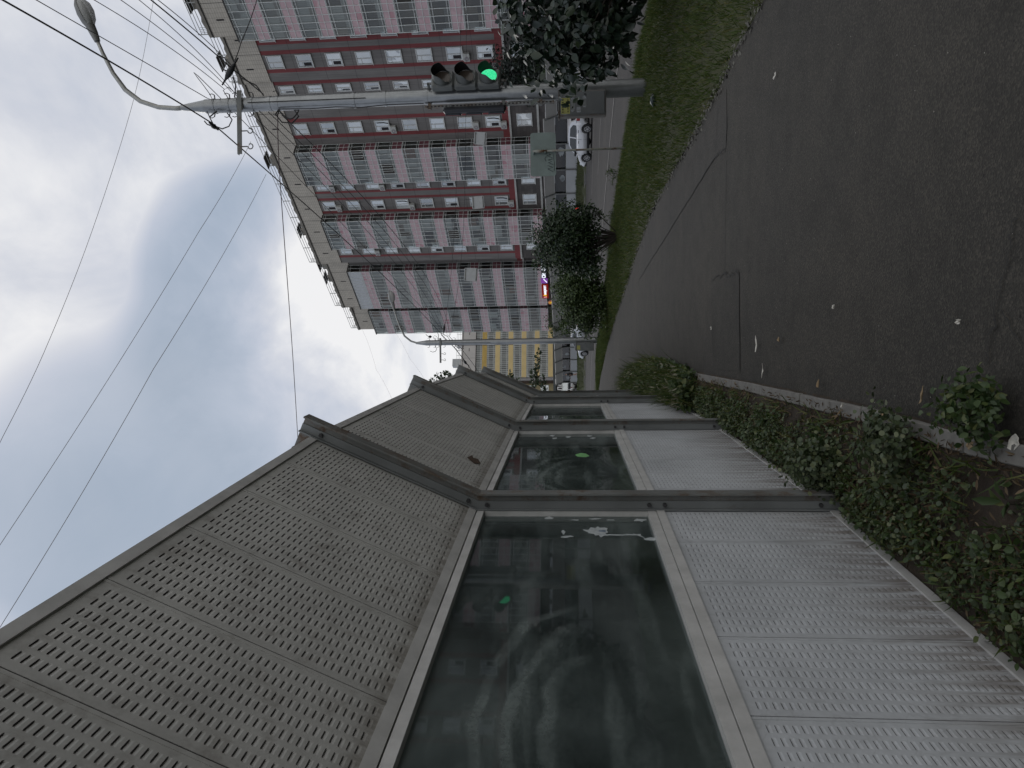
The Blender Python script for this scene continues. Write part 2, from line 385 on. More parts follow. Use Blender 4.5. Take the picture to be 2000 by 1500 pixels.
def post_mesh(name, low=0.0):
    b = MB(); ca, sa = math.cos(LEAN), math.sin(LEAN); ta = math.tan(LEAN/2); L = 1.16
    def P(x, q, k):      # q outward (towards the path, -y); k 0 base, 1 knee, 2 top
        if k == 0: return (x, -q, low)
        if k == 1: return (x, -q, ZK - q*ta)
        return (x, -(q*ca + L*sa), ZK - q*sa + L*ca)
    def sec(x0, x1, q0, q1, m):
        for k in (0, 1):
            vs = [P(x0,q0,k),P(x1,q0,k),P(x1,q1,k),P(x0,q1,k),P(x0,q0,k+1),P(x1,q0,k+1),P(x1,q1,k+1),P(x0,q1,k+1)]
            fs = [(0,1,5,4),(1,2,6,5),(2,3,7,6),(3,0,4,7)] + ([(3,2,1,0)] if k == 0 else [(4,5,6,7)])
            b.add(vs, fs, m)
    sec(-.045, .045, .096, .106, 0); sec(-.045, .045, -.105, -.095, 0); sec(-.004, .004, -.095, .096, 0)
    for sx in (-1, 1):
        sec(*sorted((sx*.0042, sx*.013)), .006, .056, 1)        # clamp angle on each side
        sec(*sorted((sx*.013, sx*.040)), .006, .013, 1)
    return b.mesh(name, [M['post'], M['clamp']])
me_post = post_mesh('post')
b = MB(); b.cyl((.012, 0, 0), (.028, 0, 0), .013, 6); me_bolt = b.mesh('bolt', [M['bolt']])
def bolt_spots():
    ca, sa = math.cos(LEAN), math.sin(LEAN); q = .034
    return [(-q, z) for z in (ZK-.06, ZR+.04, ZR-.05, .12)] + [(-(q*ca+t*sa), ZK-q*sa+t*ca) for t in (.07, 1.03)]
nb_root = empty('noise_barrier', (posts[3][0], posts[3][1], 0), 0, 'grey noise barrier beside the path with leaning louvred panels above dirty glass', 'noise barrier')
def under(o, root, loc, rz=0, rx=0):
    o.parent = root; o.location = (loc[0]-root.location.x, loc[1]-root.location.y, loc[2]-root.location.z); o.rotation_euler = (rx, 0, rz); return o
panes = {}
for i, h in enumerate(heads):
    rz = R(90-h); x, y = posts[i]
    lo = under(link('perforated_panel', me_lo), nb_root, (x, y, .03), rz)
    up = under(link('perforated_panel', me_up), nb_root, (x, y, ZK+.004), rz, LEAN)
    gp = under(link('glass_pane', me_pane), nb_root, (x, y, ZR), rz); panes[i] = gp
    fr = link('pane_frame', me_frame, gp)
    if i == 2:   # torn sticker scraps at the far end of this pane
        def scrap(pts, mat, nm='sticker_scrap'):
            b = MB(); b.prism(pts, .0275, .0292, 'y'); return b.build(nm, M[mat], gp)
        def ragged(cx, cz, w, hh, n=9, seed=1):
            rr = random.Random(seed); return [(cx+w*math.cos(a)*rr.uniform(.45, 1.15), cz+hh*math.sin(a)*rr.uniform(.4, 1.2)) for a in [2*math.pi*k/n for k in range(n)]]
        scrap([(2.62,.335),(2.645,.318),(2.65,.295),(2.68,.31),(2.70,.293),(2.73,.30),(2.76,.292),(2.775,.31),(2.77,.335),(2.79,.345),(2.765,.36),(2.775,.385),(2.735,.40),(2.74,.43),(2.715,.415),(2.70,.395),(2.69,.405),(2.675,.37),(2.65,.365),(2.655,.345)], 'sticker', 'sticker_scrap')['label'] = 'torn white sticker scrap'
        scrap([(2.655,.12),(2.675,.12),(2.668,.16),(2.673,.19),(2.664,.22),(2.668,.30),(2.655,.30),(2.651,.24),(2.658,.18)], 'sticker')
        scrap([(2.68,.16),(2.62,.105),(2.655,.125)], 'sticker')
        scrap([(2.70,.305),(2.735,.305),(2.73,.345),(2.705,.34)], 'sticker_blue')['label'] = 'blue bit of a torn sticker'
        for q, (cx, cz, w, hh) in enumerate([(2.60,.045+.03,.022,.05), (2.90,.10,.03,.04), (2.92,.36,.012,.035), (2.90,.47,.01,.03), (2.63,.52,.018,.035), (2.70,.535,.035,.012), (2.93,.62,.03,.03), (2.90,.27,.008,.03)]):
            scrap(ragged(cx, cz, w, hh, 9, q), 'sticker')
    if i == 3:
        b = MB(); b.prism([(1.75,.36),(1.80,.33),(1.90,.36),(1.93,.40),(1.86,.45),(1.78,.43)], .0275, .0292, 'y'); b.build('sticker_scrap', M['sticker_green'], gp)['label'] = 'green leaf shaped sticker'
        rr = random.Random(5)
        for cx, cz in ((2.85,.66),(2.70,.64),(2.78,.50),(2.83,.30),(2.70,.27)):
            b = MB(); b.prism([(cx+.05*math.cos(a)*rr.uniform(.5,1.1), cz+.03*math.sin(a)*rr.uniform(.5,1.1)) for a in [k*math.pi/4 for k in range(8)]], .0275, .0292, 'y'); b.build('sticker_scrap', M['sticker'], gp)
for i, (x, y) in enumerate(posts):
    hd = heads[min(i, len(heads)-1)] if i == 0 else (heads[i-1]+heads[min(i, len(heads)-1)])/2
    p = under(link('post', me_post), nb_root, (x, y, 0), R(90-hd))
    if 2 <= i <= 5:
        for by, bz in bolt_spots():
            for sx in (0, math.pi): bo = link('bolt', me_bolt, p); bo.location = (0, by, bz); bo.rotation_euler = (0, 0, sx)
# ragged rusty hole on the second leaning panel
b = MB(); b.prism([(1.02,.16),(1.10,.12),(1.20,.155),(1.17,.19),(1.24,.21),(1.10,.23),(1.06,.20)], -.0045, -.0034, 'y')
o = b.build('rust_hole', simple('rust_hole', (.07, .045, .03), .9, var=.5, sc=40)); o.parent = nb_root
o.location = (posts[3][0]-nb_root.location.x, posts[3][1]-nb_root.location.y, ZK+.004); o.rotation_euler = (LEAN, 0, R(90-heads[3])); o['label'] = 'rusty dent in the panel'

# ------------------------------------------------------------------ ground, path, road
FK0 = Vector((19.75, 62)); FKd = Vector((-.591, .807)); FKn = Vector((.807, .591))   # far kerb line
def base_z(x, y): return -.45*ss(50, 95, y)
def tfar(x, y): return (x-FK0.x)*FKn.x + (y-FK0.y)*FKn.y
def berm(x, y): return .72*ss(.15, 1.7, tfar(x, y))
def interp(pts, t):
    t = max(0, min(len(pts)-1-1e-6, t)); i = int(t); f = t-i
    return (pts[i][0]*(1-f)+pts[i+1][0]*f, pts[i][1]*(1-f)+pts[i+1][1]*f)
PATH_R = [(3.25,-6),(3.1,0),(3.0,5),(2.96,7.5),(3.0,9.3),(3.08,11),(3.12,13),(2.86,16.3),(2.5,19.2),(1.95,24.6),(1.2,30.1),(.2,35.3),(-1.7,42),(-4.6,51),(-9,62),(-17,77)]
PATH_L = [(-.42,-6),(-.34,-2),(-.28,1),(-.22,2.95),(-.15,3.81),(-.05,5.69),(.08,8.29),(.20,10.5),(.27,13),(.20,16),(-.12,19.5),(-.75,23.5),(-1.8,28.5),(-3.4,34.5),(-6.4,43),(-12,55),(-20,71)]
ROAD_N = [(8.4,-30),(8.1,-10),(7.5,5),(7.1,14.6),(6.6,19.4),(5.9,22.8),(4.9,26),(3.4,30.5),(1.5,38),(-1.2,47),(-7,60),(-16,75),(-30,96)]
ROAD_F = [(FK0.x - FKd.x*s, FK0.y - FKd.y*s) for s in (110, 80, 55, 42, 33, 26, 19, 12, 3, -10, -24, -42, -66)]
def xat(pts, y):
    for (x0, y0), (x1, y1) in zip(pts, pts[1:]):
        if y0 <= y <= y1: return x0+(x1-x0)*(y-y0)/(y1-y0)
    return pts[0][0] if y < pts[0][1] else pts[-1][0]
# base sheet to the horizon
b = MB(); xs = [-900,-400,-180,-90,-50]+list(range(-30, 62, 2))+[75,100,150,250,500,900]; ys = [-300,-120,-60,-30,-12,-4,0]+list(range(2, 132, 2))+[150,180,220,300,450,700,1200]
for x in xs:
    for y in ys: b.v.append((x, y, base_z(x, y)+berm(x, y)-.30+(.26 if tfar(x, y) > .6 else 0)))
for i in range(len(xs)-1):
    for j in range(len(ys)-1):
        k = i*len(ys)+j; b.f.append([k, k+len(ys), k+len(ys)+1, k+1]); b.m.append(0)
tag(b.build('ground', M['ground']), kind='structure')
def strip(name, A, B, mat, zf, n=60, m=6, kind='structure', jitB=0, jitA=0):
    b = MB(); rr = random.Random(3)
    for i in range(n+1):
        pa = interp(A, i*(len(A)-1)/n); pb = interp(B, i*(len(B)-1)/n)
        ja = rr.uniform(-jitA, jitA); jb = rr.uniform(-jitB, jitB)
        for k in range(m+1):
            f = k/m; x = (pa[0]+ja)*(1-f)+(pb[0]+jb)*f; y = pa[1]*(1-f)+pb[1]*f
            b.v.append((x, y, zf(x, y, f)))
    for i in range(n):
        for k in range(m):
            q = i*(m+1)+k; b.f.append([q, q+1, q+m+2, q+m+1]); b.m.append(0)
    o = b.build(name, mat, smooth=True)
    if kind: o['kind'] = kind
    return o
strip('road', ROAD_N, ROAD_F, M['road'], lambda x, y, f: base_z(x, y)-.12, 90, 10)
YS = [-6,-2,1,3,4,5.7,8.3,10.5,13,16,19.5,23.5,28.5,34.5,43,55,71]
PL2 = [(xat(PATH_L, y), y) for y in YS]; PR2 = [(xat(PATH_R, y), y) for y in YS]
strip('path', PL2, PR2, M['path'], lambda x, y, f: base_z(x, y)+.0+.018*math.sin(math.pi*f), 120, 10, jitB=.035)
RN2 = [(xat(ROAD_N, y+1.5)-.05, y+1.5) for y in YS]
def verge_z(x, y, f): return base_z(x, y)-.03+.09*math.sin(math.pi*min(1, f*1.02))**.6-(.09*ss(.85, 1, f))
strip('verge', [(x-.08, y) for x, y in PR2], RN2, M['turf'], verge_z, 140, 10)
strip('soil_strip', [(xat([(p[0]-.15, p[1]) for p in posts], y), y) for y in YS[:15]], [(x+.02, y) for x, y in PL2[:15]], M['soil'], lambda x, y, f: base_z(x, y)+.012+.02*math.sin(8*x+5*y)*math.sin(7*y), 110, 6)
# thin kerb stones along the left edge of the path, laid end to end
b = MB(); rr = random.Random(2); y = -2.0
while y < 11.5:
    L = .98; xa, xb = xat(PATH_L, y), xat(PATH_L, y+L); d = Vector((xb-xa, L)).normalized(); nn = Vector((d.y, -d.x))
    Mx = Matrix(((d.x, -nn.x, 0, xa+rr.uniform(-.006, .006)), (d.y, -nn.y, 0, y), (0, 0, 1, rr.uniform(-.006, .004)), (0, 0, 0, 1)))
    b.bbox((.004, -.005, -.05), (L-.006, .072, .034), .006, 0, Mx); y += L
tag(b.build('kerb', M['kerb']), kind='structure')
# patches, seams and cracks in the asphalt, thin sheets a few mm proud
def sheet(name, poly, mat, z=.022, sub=1):
    b = MB(); b.add([(x, y, base_z(x, y)+.018*math.sin(math.pi*max(0, min(1, (x-xat(PATH_L, y))/(xat(PATH_R, y)-xat(PATH_L, y)))))+z-.018) for x, y in poly], [tuple(range(len(poly)))])
    return tag(b.build(name, mat), kind='structure')
def jag(a, c, n, amp, seed):
    rr = random.Random(seed); return [(a[0]+(c[0]-a[0])*k/n+rr.uniform(-amp, amp), a[1]+(c[1]-a[1])*k/n+rr.uniform(-amp, amp)) for k in range(n+1)]
sheet('path_patch', jag((.10,6.60),(.97,6.54),5,.01,1)+jag((.99,6.60),(1.08,7.72),9,.03,2)+jag((1.04,7.74),(.12,7.80),5,.01,3), M['patch'], .0225)
sheet('path_patch', [(2.42,6.98),(2.24,7.03)]+jag((2.22,7.08),(2.30,7.40),4,.02,4)+jag((2.30,7.5),(2.20,15.4),16,.012,5)+[(2.9,15.6),(3.0,13),(2.93,11),(2.9,9.4),(2.85,7.6),(2.8,7.0)], M['patch2'], .0225)
def crack(pts, w, name='path_crack', seed=0, amp=.012, n=14, z=.0265):
    rr = random.Random(seed); P = []
    for a, c in zip(pts, pts[1:]): P += jag(a, c, n, amp, rr.random())[:-1]
    P.append(pts[-1]); b = MB()
    def zz(x, y): return base_z(x, y)+.018*math.sin(math.pi*max(0, min(1, (x-xat(PATH_L, y))/(xat(PATH_R, y)-xat(PATH_L, y)))))+z-.018
    L, Rr = [], []
    for i, p in enumerate(P):
        q0, q1 = P[max(0, i-1)], P[min(len(P)-1, i+1)]; d = Vector((q1[0]-q0[0], q1[1]-q0[1])).normalized(); ww = w*rr.uniform(.5, 1.3)/2
        L.append((p[0]-d.y*ww, p[1]+d.x*ww, zz(*p))); Rr.append((p[0]+d.y*ww, p[1]-d.x*ww, zz(*p)))
    for i in range(len(P)-1): b.quad(L[i], L[i+1], Rr[i+1], Rr[i])
    return tag(b.build(name, M['crack']), kind='structure')
crack([(2.50,6.97),(1.9,7.02),(1.07,7.11)], .010, seed=1)
crack([(1.07,7.11),(1.0,6.9)], .012, seed=11)
crack([(2.80,7.38),(2.34,7.50)], .008, seed=2)
crack([(2.25,7.06),(2.29,7.40),(2.31,7.52),(2.27,10.2),(2.20,15.45)], .016, seed=3)
crack([(.10,6.60),(.97,6.54)], .008, seed=4); crack([(.98,6.56),(1.08,7.74)], .013, seed=5, amp=.03)
crack([(1.06,7.75),(.10,7.80)], .010, seed=6)
crack([(2.26,10.2),(1.6,10.35),(1.07,10.43),(.4,10.5)], .006, seed=7)
crack([(2.3,13.9),(1.4,14.0),(.6,14.05)], .007, seed=8)
crack([(.55,2.58),(.25,2.70),(.05,2.78)], .006, seed=9, amp=.02)
crack([(.25,2.69),(.02,2.45),(-.1,2.3)], .005, seed=10, amp=.02)
# road markings
def stripe(pts, w, dash=None):
    b = MB(); acc = 0
    P = []
    for a, c in zip(pts, pts[1:]):
        n = max(1, int(math.dist(a, c)/.5))
        P += [(a[0]+(c[0]-a[0])*k/n, a[1]+(c[1]-a[1])*k/n) for k in range(n)]
    def zz(x, y):
        return base_z(x, y)-.105
    for i in range(len(P)-1):
        a, c = P[i], P[i+1]; acc += math.dist(a, c)
        if dash and (acc % (dash[0]+dash[1])) > dash[0]: continue
        d = Vector((c[0]-a[0], c[1]-a[1])).normalized(); nx, ny = d.y*w/2, -d.x*w/2
        b.quad((a[0]-nx, a[1]-ny, zz(*a)), (c[0]-nx, c[1]-ny, zz(*c)), (c[0]+nx, c[1]+ny, zz(*c)), (a[0]+nx, a[1]+ny, zz(*a)))
    return tag(b.build('lane_marking', M['marking']), kind='structure')
stripe([(11.2,8),(10.6,16),(9.7,24.1),(7.85,31.4),(5.4,39),(1.9,50),(-3,60),(-10,73)], .15)
stripe([(14.6,20),(12.6,33.0),(10.0,39.3),(6.2,48),(1.2,60),(-4,69)], .15, (6, 6))
stripe([(18.6,30),(14.6,42),(10.5,50),(4.5,62),(-2,74)], .15, (6, 6))
# far kerb
b = MB(); s = -60
while s < 75:
    a = FK0 - FKd*s; c = FK0 - FKd*(s+1.0)
    Mx = Matrix(((-FKd.x, FKn.x, 0, a.x), (-FKd.y, FKn.y, 0, a.y), (0, 0, 1, base_z(a.x, a.y)), (0, 0, 0, 1)))
    b.bbox((.01, .0, -.2), (.99, .16, .04), .02, 0, Mx); s += 1.0
o = b.build('far_kerb', M['kerb']); o['kind'] = 'structure'
b = MB()     # grass bank in front of the far barrier
for i in range(-70, 81):
    for k in range(7):
        t = .15+k*.5; p = FK0 - FKd*i + FKn*t; b.v.append((p.x, p.y, base_z(p.x, p.y)+berm(p.x, p.y)+.02))
for i in range(150):
    for k in range(6): q = i*7+k; b.f.append([q, q+1, q+8, q+7]); b.m.append(0)
o = b.build('grass_bank', M['turf'], smooth=True); o['kind'] = 'structure'
# ------------------------------------------------------------------ grass
def grass(name, pts, h, w, mat, lean=.5):
    n = len(pts); D = np.stack([rng.normal(0, lean, n), rng.normal(0, lean, n), np.ones(n)], 1)
    N = rng.normal(size=(n, 3)); N[:, 2] *= .2
    o = leafcloud(name, mat, pts, N, h, T_BLADE, None, w, D); o['kind'] = 'stuff'; return o
P = []
ny = 64000
yy = 4.5+ (38-4.5)*rng.random(ny)**1.45; ff = rng.random(ny)
pz = np.array([xat(PR2, y) for y in yy]); pn = np.array([xat(RN2, y) for y in yy])
ff = ff**.8
X = pz-.06+(pn-pz+.05)*ff
Z = np.array([verge_z(x, y, f) for x, y, f in zip(X, yy, ff)])
patch = np.sin(X*1.7+yy*.6)*np.sin(yy*.9-X*.8)+.5*np.sin(X*4.1)*np.sin(yy*2.3)
hh = (.045+.045*rng.random(ny)+.05*patch.clip(0, 1)+.06*(ff > .82)*rng.random(ny)+.03*(ff < .06))*(1+.010*yy)
grass('grass', np.stack([X, yy, Z], 1), hh, .006+.0006*yy, M['grass'])
n2 = 16000
ii = -12+72*rng.random(n2); tt = .2+2.9*rng.random(n2)
px = FK0.x-FKd.x*-ii*1+FKn.x*tt; py = FK0.y+FKd.y*ii+FKn.y*tt
px = FK0.x+FKd.x*ii+FKn.x*tt
Z = np.array([base_z(x, y)+berm(x, y) for x, y in zip(px, py)])
grass('bank_grass', np.stack([px, py, Z], 1), .10+.12*rng.random(n2), .05, M['grass_far'])
# fringe of loose grit along the path edge
n3 = 1500; yy = 4.5+24*rng.random(n3)**1.4; X = np.array([xat(PR2, y) for y in yy])-.02+rng.normal(0, .05, n3)
o = leafcloud('grit', simple('grit', (.11, .105, .09), .9, var=.5, sc=50), np.stack([X, yy, np.full(n3, .014)], 1), np.tile([0, 0, 1.], (n3, 1))+rng.normal(0, .3, (n3, 3)), .012+.03*rng.random(n3), T_ROUND); o['kind'] = 'stuff'

# ------------------------------------------------------------------ poles, lights, signs, cables
def paint_metal(name, col, rough=.55):
    m, nt = new_mat(name); N = NT(nt); w = coords(N, 'World')
    f = noise(N, w, 5, 6, .7); s = noise(N, coords(N, 'World', (6, 6, .6)), 3, 4, .7); g = noise(N, w, 60, 2, .5)
    c = ramp(N, f, [(.3, tuple(x*.8 for x in col)), (.65, col), (.85, tuple(x*1.15 for x in col))])
    c = mix(N, .45, c, ramp(N, s, [(.35, (.65, .65, .66)), (.6, (1.05, 1.05, 1.05))]), 'MULTIPLY')
    c = mix(N, ramp(N, noise(N, w, 11, 5, .8), [(.66, 0.), (.74, .5)]), c, (.13, .11, .09))
    b = principled(N, c, rough, .75, g, .08, .002); out(N, b.outputs[0]); return m
M['pole'] = paint_metal('silver_paint', (.30, .31, .315), .34)
M['arm'] = paint_metal('lamp_arm_grey', (.42, .42, .40))
M['lampbody'] = simple('lamp_housing', (.20, .20, .195), .5)
def lens_mat():
    m, nt = new_mat('lamp_lens'); N = NT(nt)
    b = principled(N, (.55, .55, .54), .15, 0); b.inputs['Alpha'].default_value = .75; out(N, b.outputs[0]); return m
M['lens'] = lens_mat()
M['rust'] = rusty('rusty_box', (.13, .13, .125), (.09, .045, .022), .46, .6, 6)
M['boxpaint'] = rusty('box_grey', (.11, .115, .115), (.09, .06, .04), .60, .72, 9)
M['yellow'] = simple('yellow_sticker', (.27, .26, .075), .7, var=.2, sc=12)
M['note'] = simple('torn_notice', (.22, .23, .24), .8, var=.4, sc=35)
M['ink'] = simple('ink', (.06, .055, .02), .8)
def lamp_pole(x, y, armpts, hd, label, box, scale_r=1.0):
    root = empty('trolley_pole', (x, y, 0), 0, label, 'street pole', 'silver poles with curved lamp arms')
    r = .155
    b = MB(); b.tube([(0, 0, -.3), (0, 0, 2.02), (0, 0, 2.05)], [.160, .157, .157], 20); b.tube([(0, 0, 2.05), (0, 0, 2.08)], [.164, .164], 20); o = b.build('lower_shaft', M['pole'], root, True); autosmooth(o)
    b = MB(); b.tube([(0, 0, 2.08), (0, 0, 5.2), (0, 0, 8.5)], [.142, .138, .131], 20); b.tube([(0, 0, 8.5), (0, 0, 8.52), (0, 0, 9.0)], [.131, .122, .05], 20); o = b.build('upper_shaft', M['pole'], root, True); autosmooth(o)
    for z in (8.32, 8.02, 7.86, 7.55, 7.2, 7.05, 5.55, 4.95, 4.15):
        b = MB(); q = .141 if z > 6 else .147; b.tube([(0, 0, z-.025), (0, 0, z+.025)], [q, q], 20); o = b.build('collar', M['pole'], root, True); autosmooth(o)
        if z > 6.9 and z not in (7.2,):
            for sg in (1, -1):
                c = MB(); c.tube([(sg*.15, 0, z), (sg*.21, -.02, z+.0)], .012, 6); c.tube([(sg*.21, -.02, z), (sg*.235, -.02, z+.05), (sg*.22, -.02, z+.1)], .008, 6); c.build('bracket_hook', M['black'], o)
    b = MB(); b.tube(armpts, [.045]*(len(armpts)-3)+[.04, .036, .034], 12); b.build('lamp_arm', M['arm'], root, True)
    # lamp head along its arm tip direction
    p0 = Vector(armpts[-1]); d = (p0-Vector(armpts[-2])).normalized(); side = Vector((0, 0, 1)).cross(d).normalized(); up = d.cross(side)
    Mx = Matrix(((d.x, side.x, up.x, p0.x), (d.y, side.y, up.y, p0.y), (d.z, side.z, up.z, p0.z), (0, 0, 0, 1)))
    def shell(prof, sgn, mat, nm, par):
        b = MB(); rings = []; n = 10
        for t, w, h in prof: rings.append([Mx @ Vector((t*hd, math.cos(math.pi*k/n)*w*hd, sgn*math.sin(math.pi*k/n)*h*hd)) for k in range(n+1)])
        vs = [v for r_ in rings for v in r_]; fs = []
        for i in range(len(prof)-1):
            for k in range(n): fs.append((i*(n+1)+k, i*(n+1)+k+1, (i+1)*(n+1)+k+1, (i+1)*(n+1)+k))
        for i in (0, len(prof)-1): fs.append(tuple(range(i*(n+1), (i+1)*(n+1))))
        for i in range(len(prof)-1): fs.append((i*(n+1), (i+1)*(n+1), (i+1)*(n+1)+n, i*(n+1)+n))
        b.add(vs, fs); o = b.build(nm, mat, par, True); autosmooth(o, 50); return o
    hdob = shell([(-.08, .06, .06), (.12, .085, .085), (.26, .10, .10), (.34, .16, .13), (.5, .19, .15), (.68, .18, .13), (.80, .12, .08), (.85, .03, .03)], 1, M['lampbody'], 'lamp_head', root)
    shell([(.26, .10, .07), (.36, .15, .15), (.52, .175, .19), (.68, .165, .17), (.80, .10, .09), (.84, .03, .03)], -1, M['lens'], 'lamp_cover', hdob)
    shell([(-.08, .06, .055), (.10, .085, .08), (.255, .10, .085)], -1, M['lampbody'], 'gear_box', hdob)
    b = MB(); b.box((-1.0, -.165, -.045+7.76), (.22, -.15, .045+7.76)); b.box((-1.0, -.150, .035+7.76), (.22, -.09, .045+7.76)); b.box((-.16, -.155, 7.70), (.16, -.13, 7.71)); b.build('crossarm', M['post'], root)
    for q in (-.55, -.85):
        b = MB(); b.tube([(q, -.13, 7.72), (q, -.13, 7.62)], .012, 6); b.tube([(q+.05*math.cos(a), -.13, 7.56+.05*math.sin(a)) for a in np.linspace(math.pi/2, 2.2*math.pi, 10)], .011, 6); b.build('hook', M['post'], root)
    # cable tails, loop and conduit
    for pts_, rr_ in (([(-.16, -.05, 8.05), (-.30, -.06, 7.95), (-.42, -.05, 8.02), (-.46, -.04, 8.16), (-.40, -.03, 8.30)], .012), ([(.13, -.05, 7.9), (.35, -.1, 7.85), (.5, -.12, 7.9)], .014), ([(.12, -.1, 7.3), (.3, -.15, 7.42), (.48, -.12, 7.75)], .012), ([(.14, 0, 8.05), (.3, 0, 8.15), (.36, 0, 8.05), (.28, 0, 7.95)], .008)):
        b = MB(); b.tube(pts_, rr_, 6); b.build('cable_tail', M['cable'], root)
    lp = [(-.16-.02*k/14+(-.17)*math.sin(math.pi*k/14), -.08, 7.02-.42*(k/14)+.02*math.sin(6*k)) for k in range(15)] + [(-.18, -.09, 6.7), (-.30, -.09, 6.62), (-.42, -.08, 6.75), (-.40, -.08, 6.95), (-.24, -.08, 7.08), (-.15, -.07, 7.02)]
    b = MB(); b.tube(lp, .014, 6); b.build('cable_loop', M['cable'], root)
    b = MB(); b.tube([(-.145, -.09, 7.0), (-.165, -.09, 6.4), (-.15, -.09, 5.9), (-.18, -.09, 5.4), (-.155, -.1, 4.9), (-.16, -.1, 4.2)], .01, 6); b.tube([(-.02, -.155, 7.6), (-.03, -.155, 5.3)], .008, 6); b.build('riser_cable', M['cable'], root)
    return root
arm1 = [(0,0,8.9),(-.01,0,9.1),(.02,-.02,9.45),(.14,-.05,9.8),(.36,-.09,10.08),(.68,-.13,10.3),(1.05,-.18,10.47),(1.34,-.22,10.58)]
P1 = lamp_pole(5.46, 13.42, arm1, .93, 'near silver street pole with traffic light and curved lamp arm overhead', True)
arm2 = [(0,0,8.8),(.02,0,9.0),(.10,-.02,9.25),(.35,-.06,9.55),(.75,-.1,9.75),(1.2,-.15,9.9),(1.55,-.2,10.0),(1.75,-.22,10.04)]
P2 = lamp_pole(2.07, 34.8, arm2, 1.0, 'far silver street pole with curved lamp arm in front of the yellow block', True)
# perforated cable channel on the near pole
b = MB(); b.box((-.235, -.06, 1.75), (-.19, .0, 4.2)); 
for k in range(34): b.box((-.226, -.0625, 1.8+k*.07), (-.20, -.0605, 1.835+k*.07), 1)
b.build('cable_channel', [M['post'], M['dark_hole']], P1)
for z in (4.1, 2.7, 2.0):
    b = MB(); b.box((-.25, -.05, z-.03), (-.14, .02, z+.03)); b.build('channel_clip', M['post'], P1)
def control_box(x, y, z0, w, h, d, label, rz, rustside):
    root = empty('control_box', (x, y, z0), rz, label, 'control box', 'control boxes strapped to the poles')
    b = MB(); b.bbox((-w/2, -d/2, 0), (w/2, d/2, h), .012); b.build('cabinet', M['rust'] if rustside else M['boxpaint'], root)
    b = MB(); b.bbox((-w/2+.03, -d/2-.012, .03), (w/2-.02, -d/2-.0005, h-.03), .004); dr = b.build('door', M['boxpaint'], root)
    b = MB(); b.cyl((w/2-.07, -d/2-.03, h*.45), (w/2-.07, -d/2-.01, h*.45), .015, 8); b.build('lock', M['bolt'], dr)
    b = MB(); b.box((-w/2-.02, -d/2-.02, h), (w/2+.02, d/2+.02, h+.012)); b.build('lid', M['rust'], root)
    return root, dr
cb, dr = control_box(5.135, 13.28, .80, .44, .86, .30, 'rusty grey control box with yellow sticker and torn notices on the near pole', R(-12), True)
b = MB(); b.box((-.175, -.1665, .66), (.10, -.1635, .82)); st = b.build('yellow_sticker', M['yellow'], dr)
b = MB()
for k, w in enumerate((.022, .03, .02, .026, .02, .026)): b.box((-.155+k*.042, -.1685, .775), (-.155+k*.042+w, -.1670, .805))
for k, (x0, w) in enumerate(((-.15, .03), (-.105, .045), (-.045, .04), (.02, .055))): b.box((x0, -.1685, .685), (x0+w, -.1670, .705))
b.build('sticker_print', M['ink'], st)
for nm, x0, x1, z0, z1, sd in (('torn_notice', -.15, .12, .57, .645, 1), ('torn_notice', -.08, .13, .36, .43, 2), ('torn_notice', -.16, -.06, .46, .54, 3), ('torn_notice', -.19, -.11, .70, .80, 5)):
    rr = random.Random(sd); n = 14
    poly = [((x0+x1)/2+(x1-x0)/2*max(-1, min(1, 1.3*math.cos(a)))*rr.uniform(.85, 1), (z0+z1)/2+(z1-z0)/2*max(-1, min(1, 1.3*math.sin(a)))*rr.uniform(.85, 1)) for a in [2*math.pi*k/n for k in range(n)]]
    b = MB(); b.prism(poly, -.1655, -.1632, 'y'); o = b.build(nm, M['note'], dr)
    b = MB()
    for k in range(3): b.box((x0+.03, -.167, z0+.015+k*.02), (x1-.05, -.1658, z0+.021+k*.02))
    b.build('notice_print', M['ink'], o)
cb2, dr2 = control_box(1.76, 34.62, .32, .40, .84, .34, 'dark grey control box with small yellow sticker on the far pole', R(-5), False)
b = MB(); b.box((-.14, -.1865, .64), (.06, -.1835, .80)); b.build('yellow_sticker', M['yellow'], dr2)

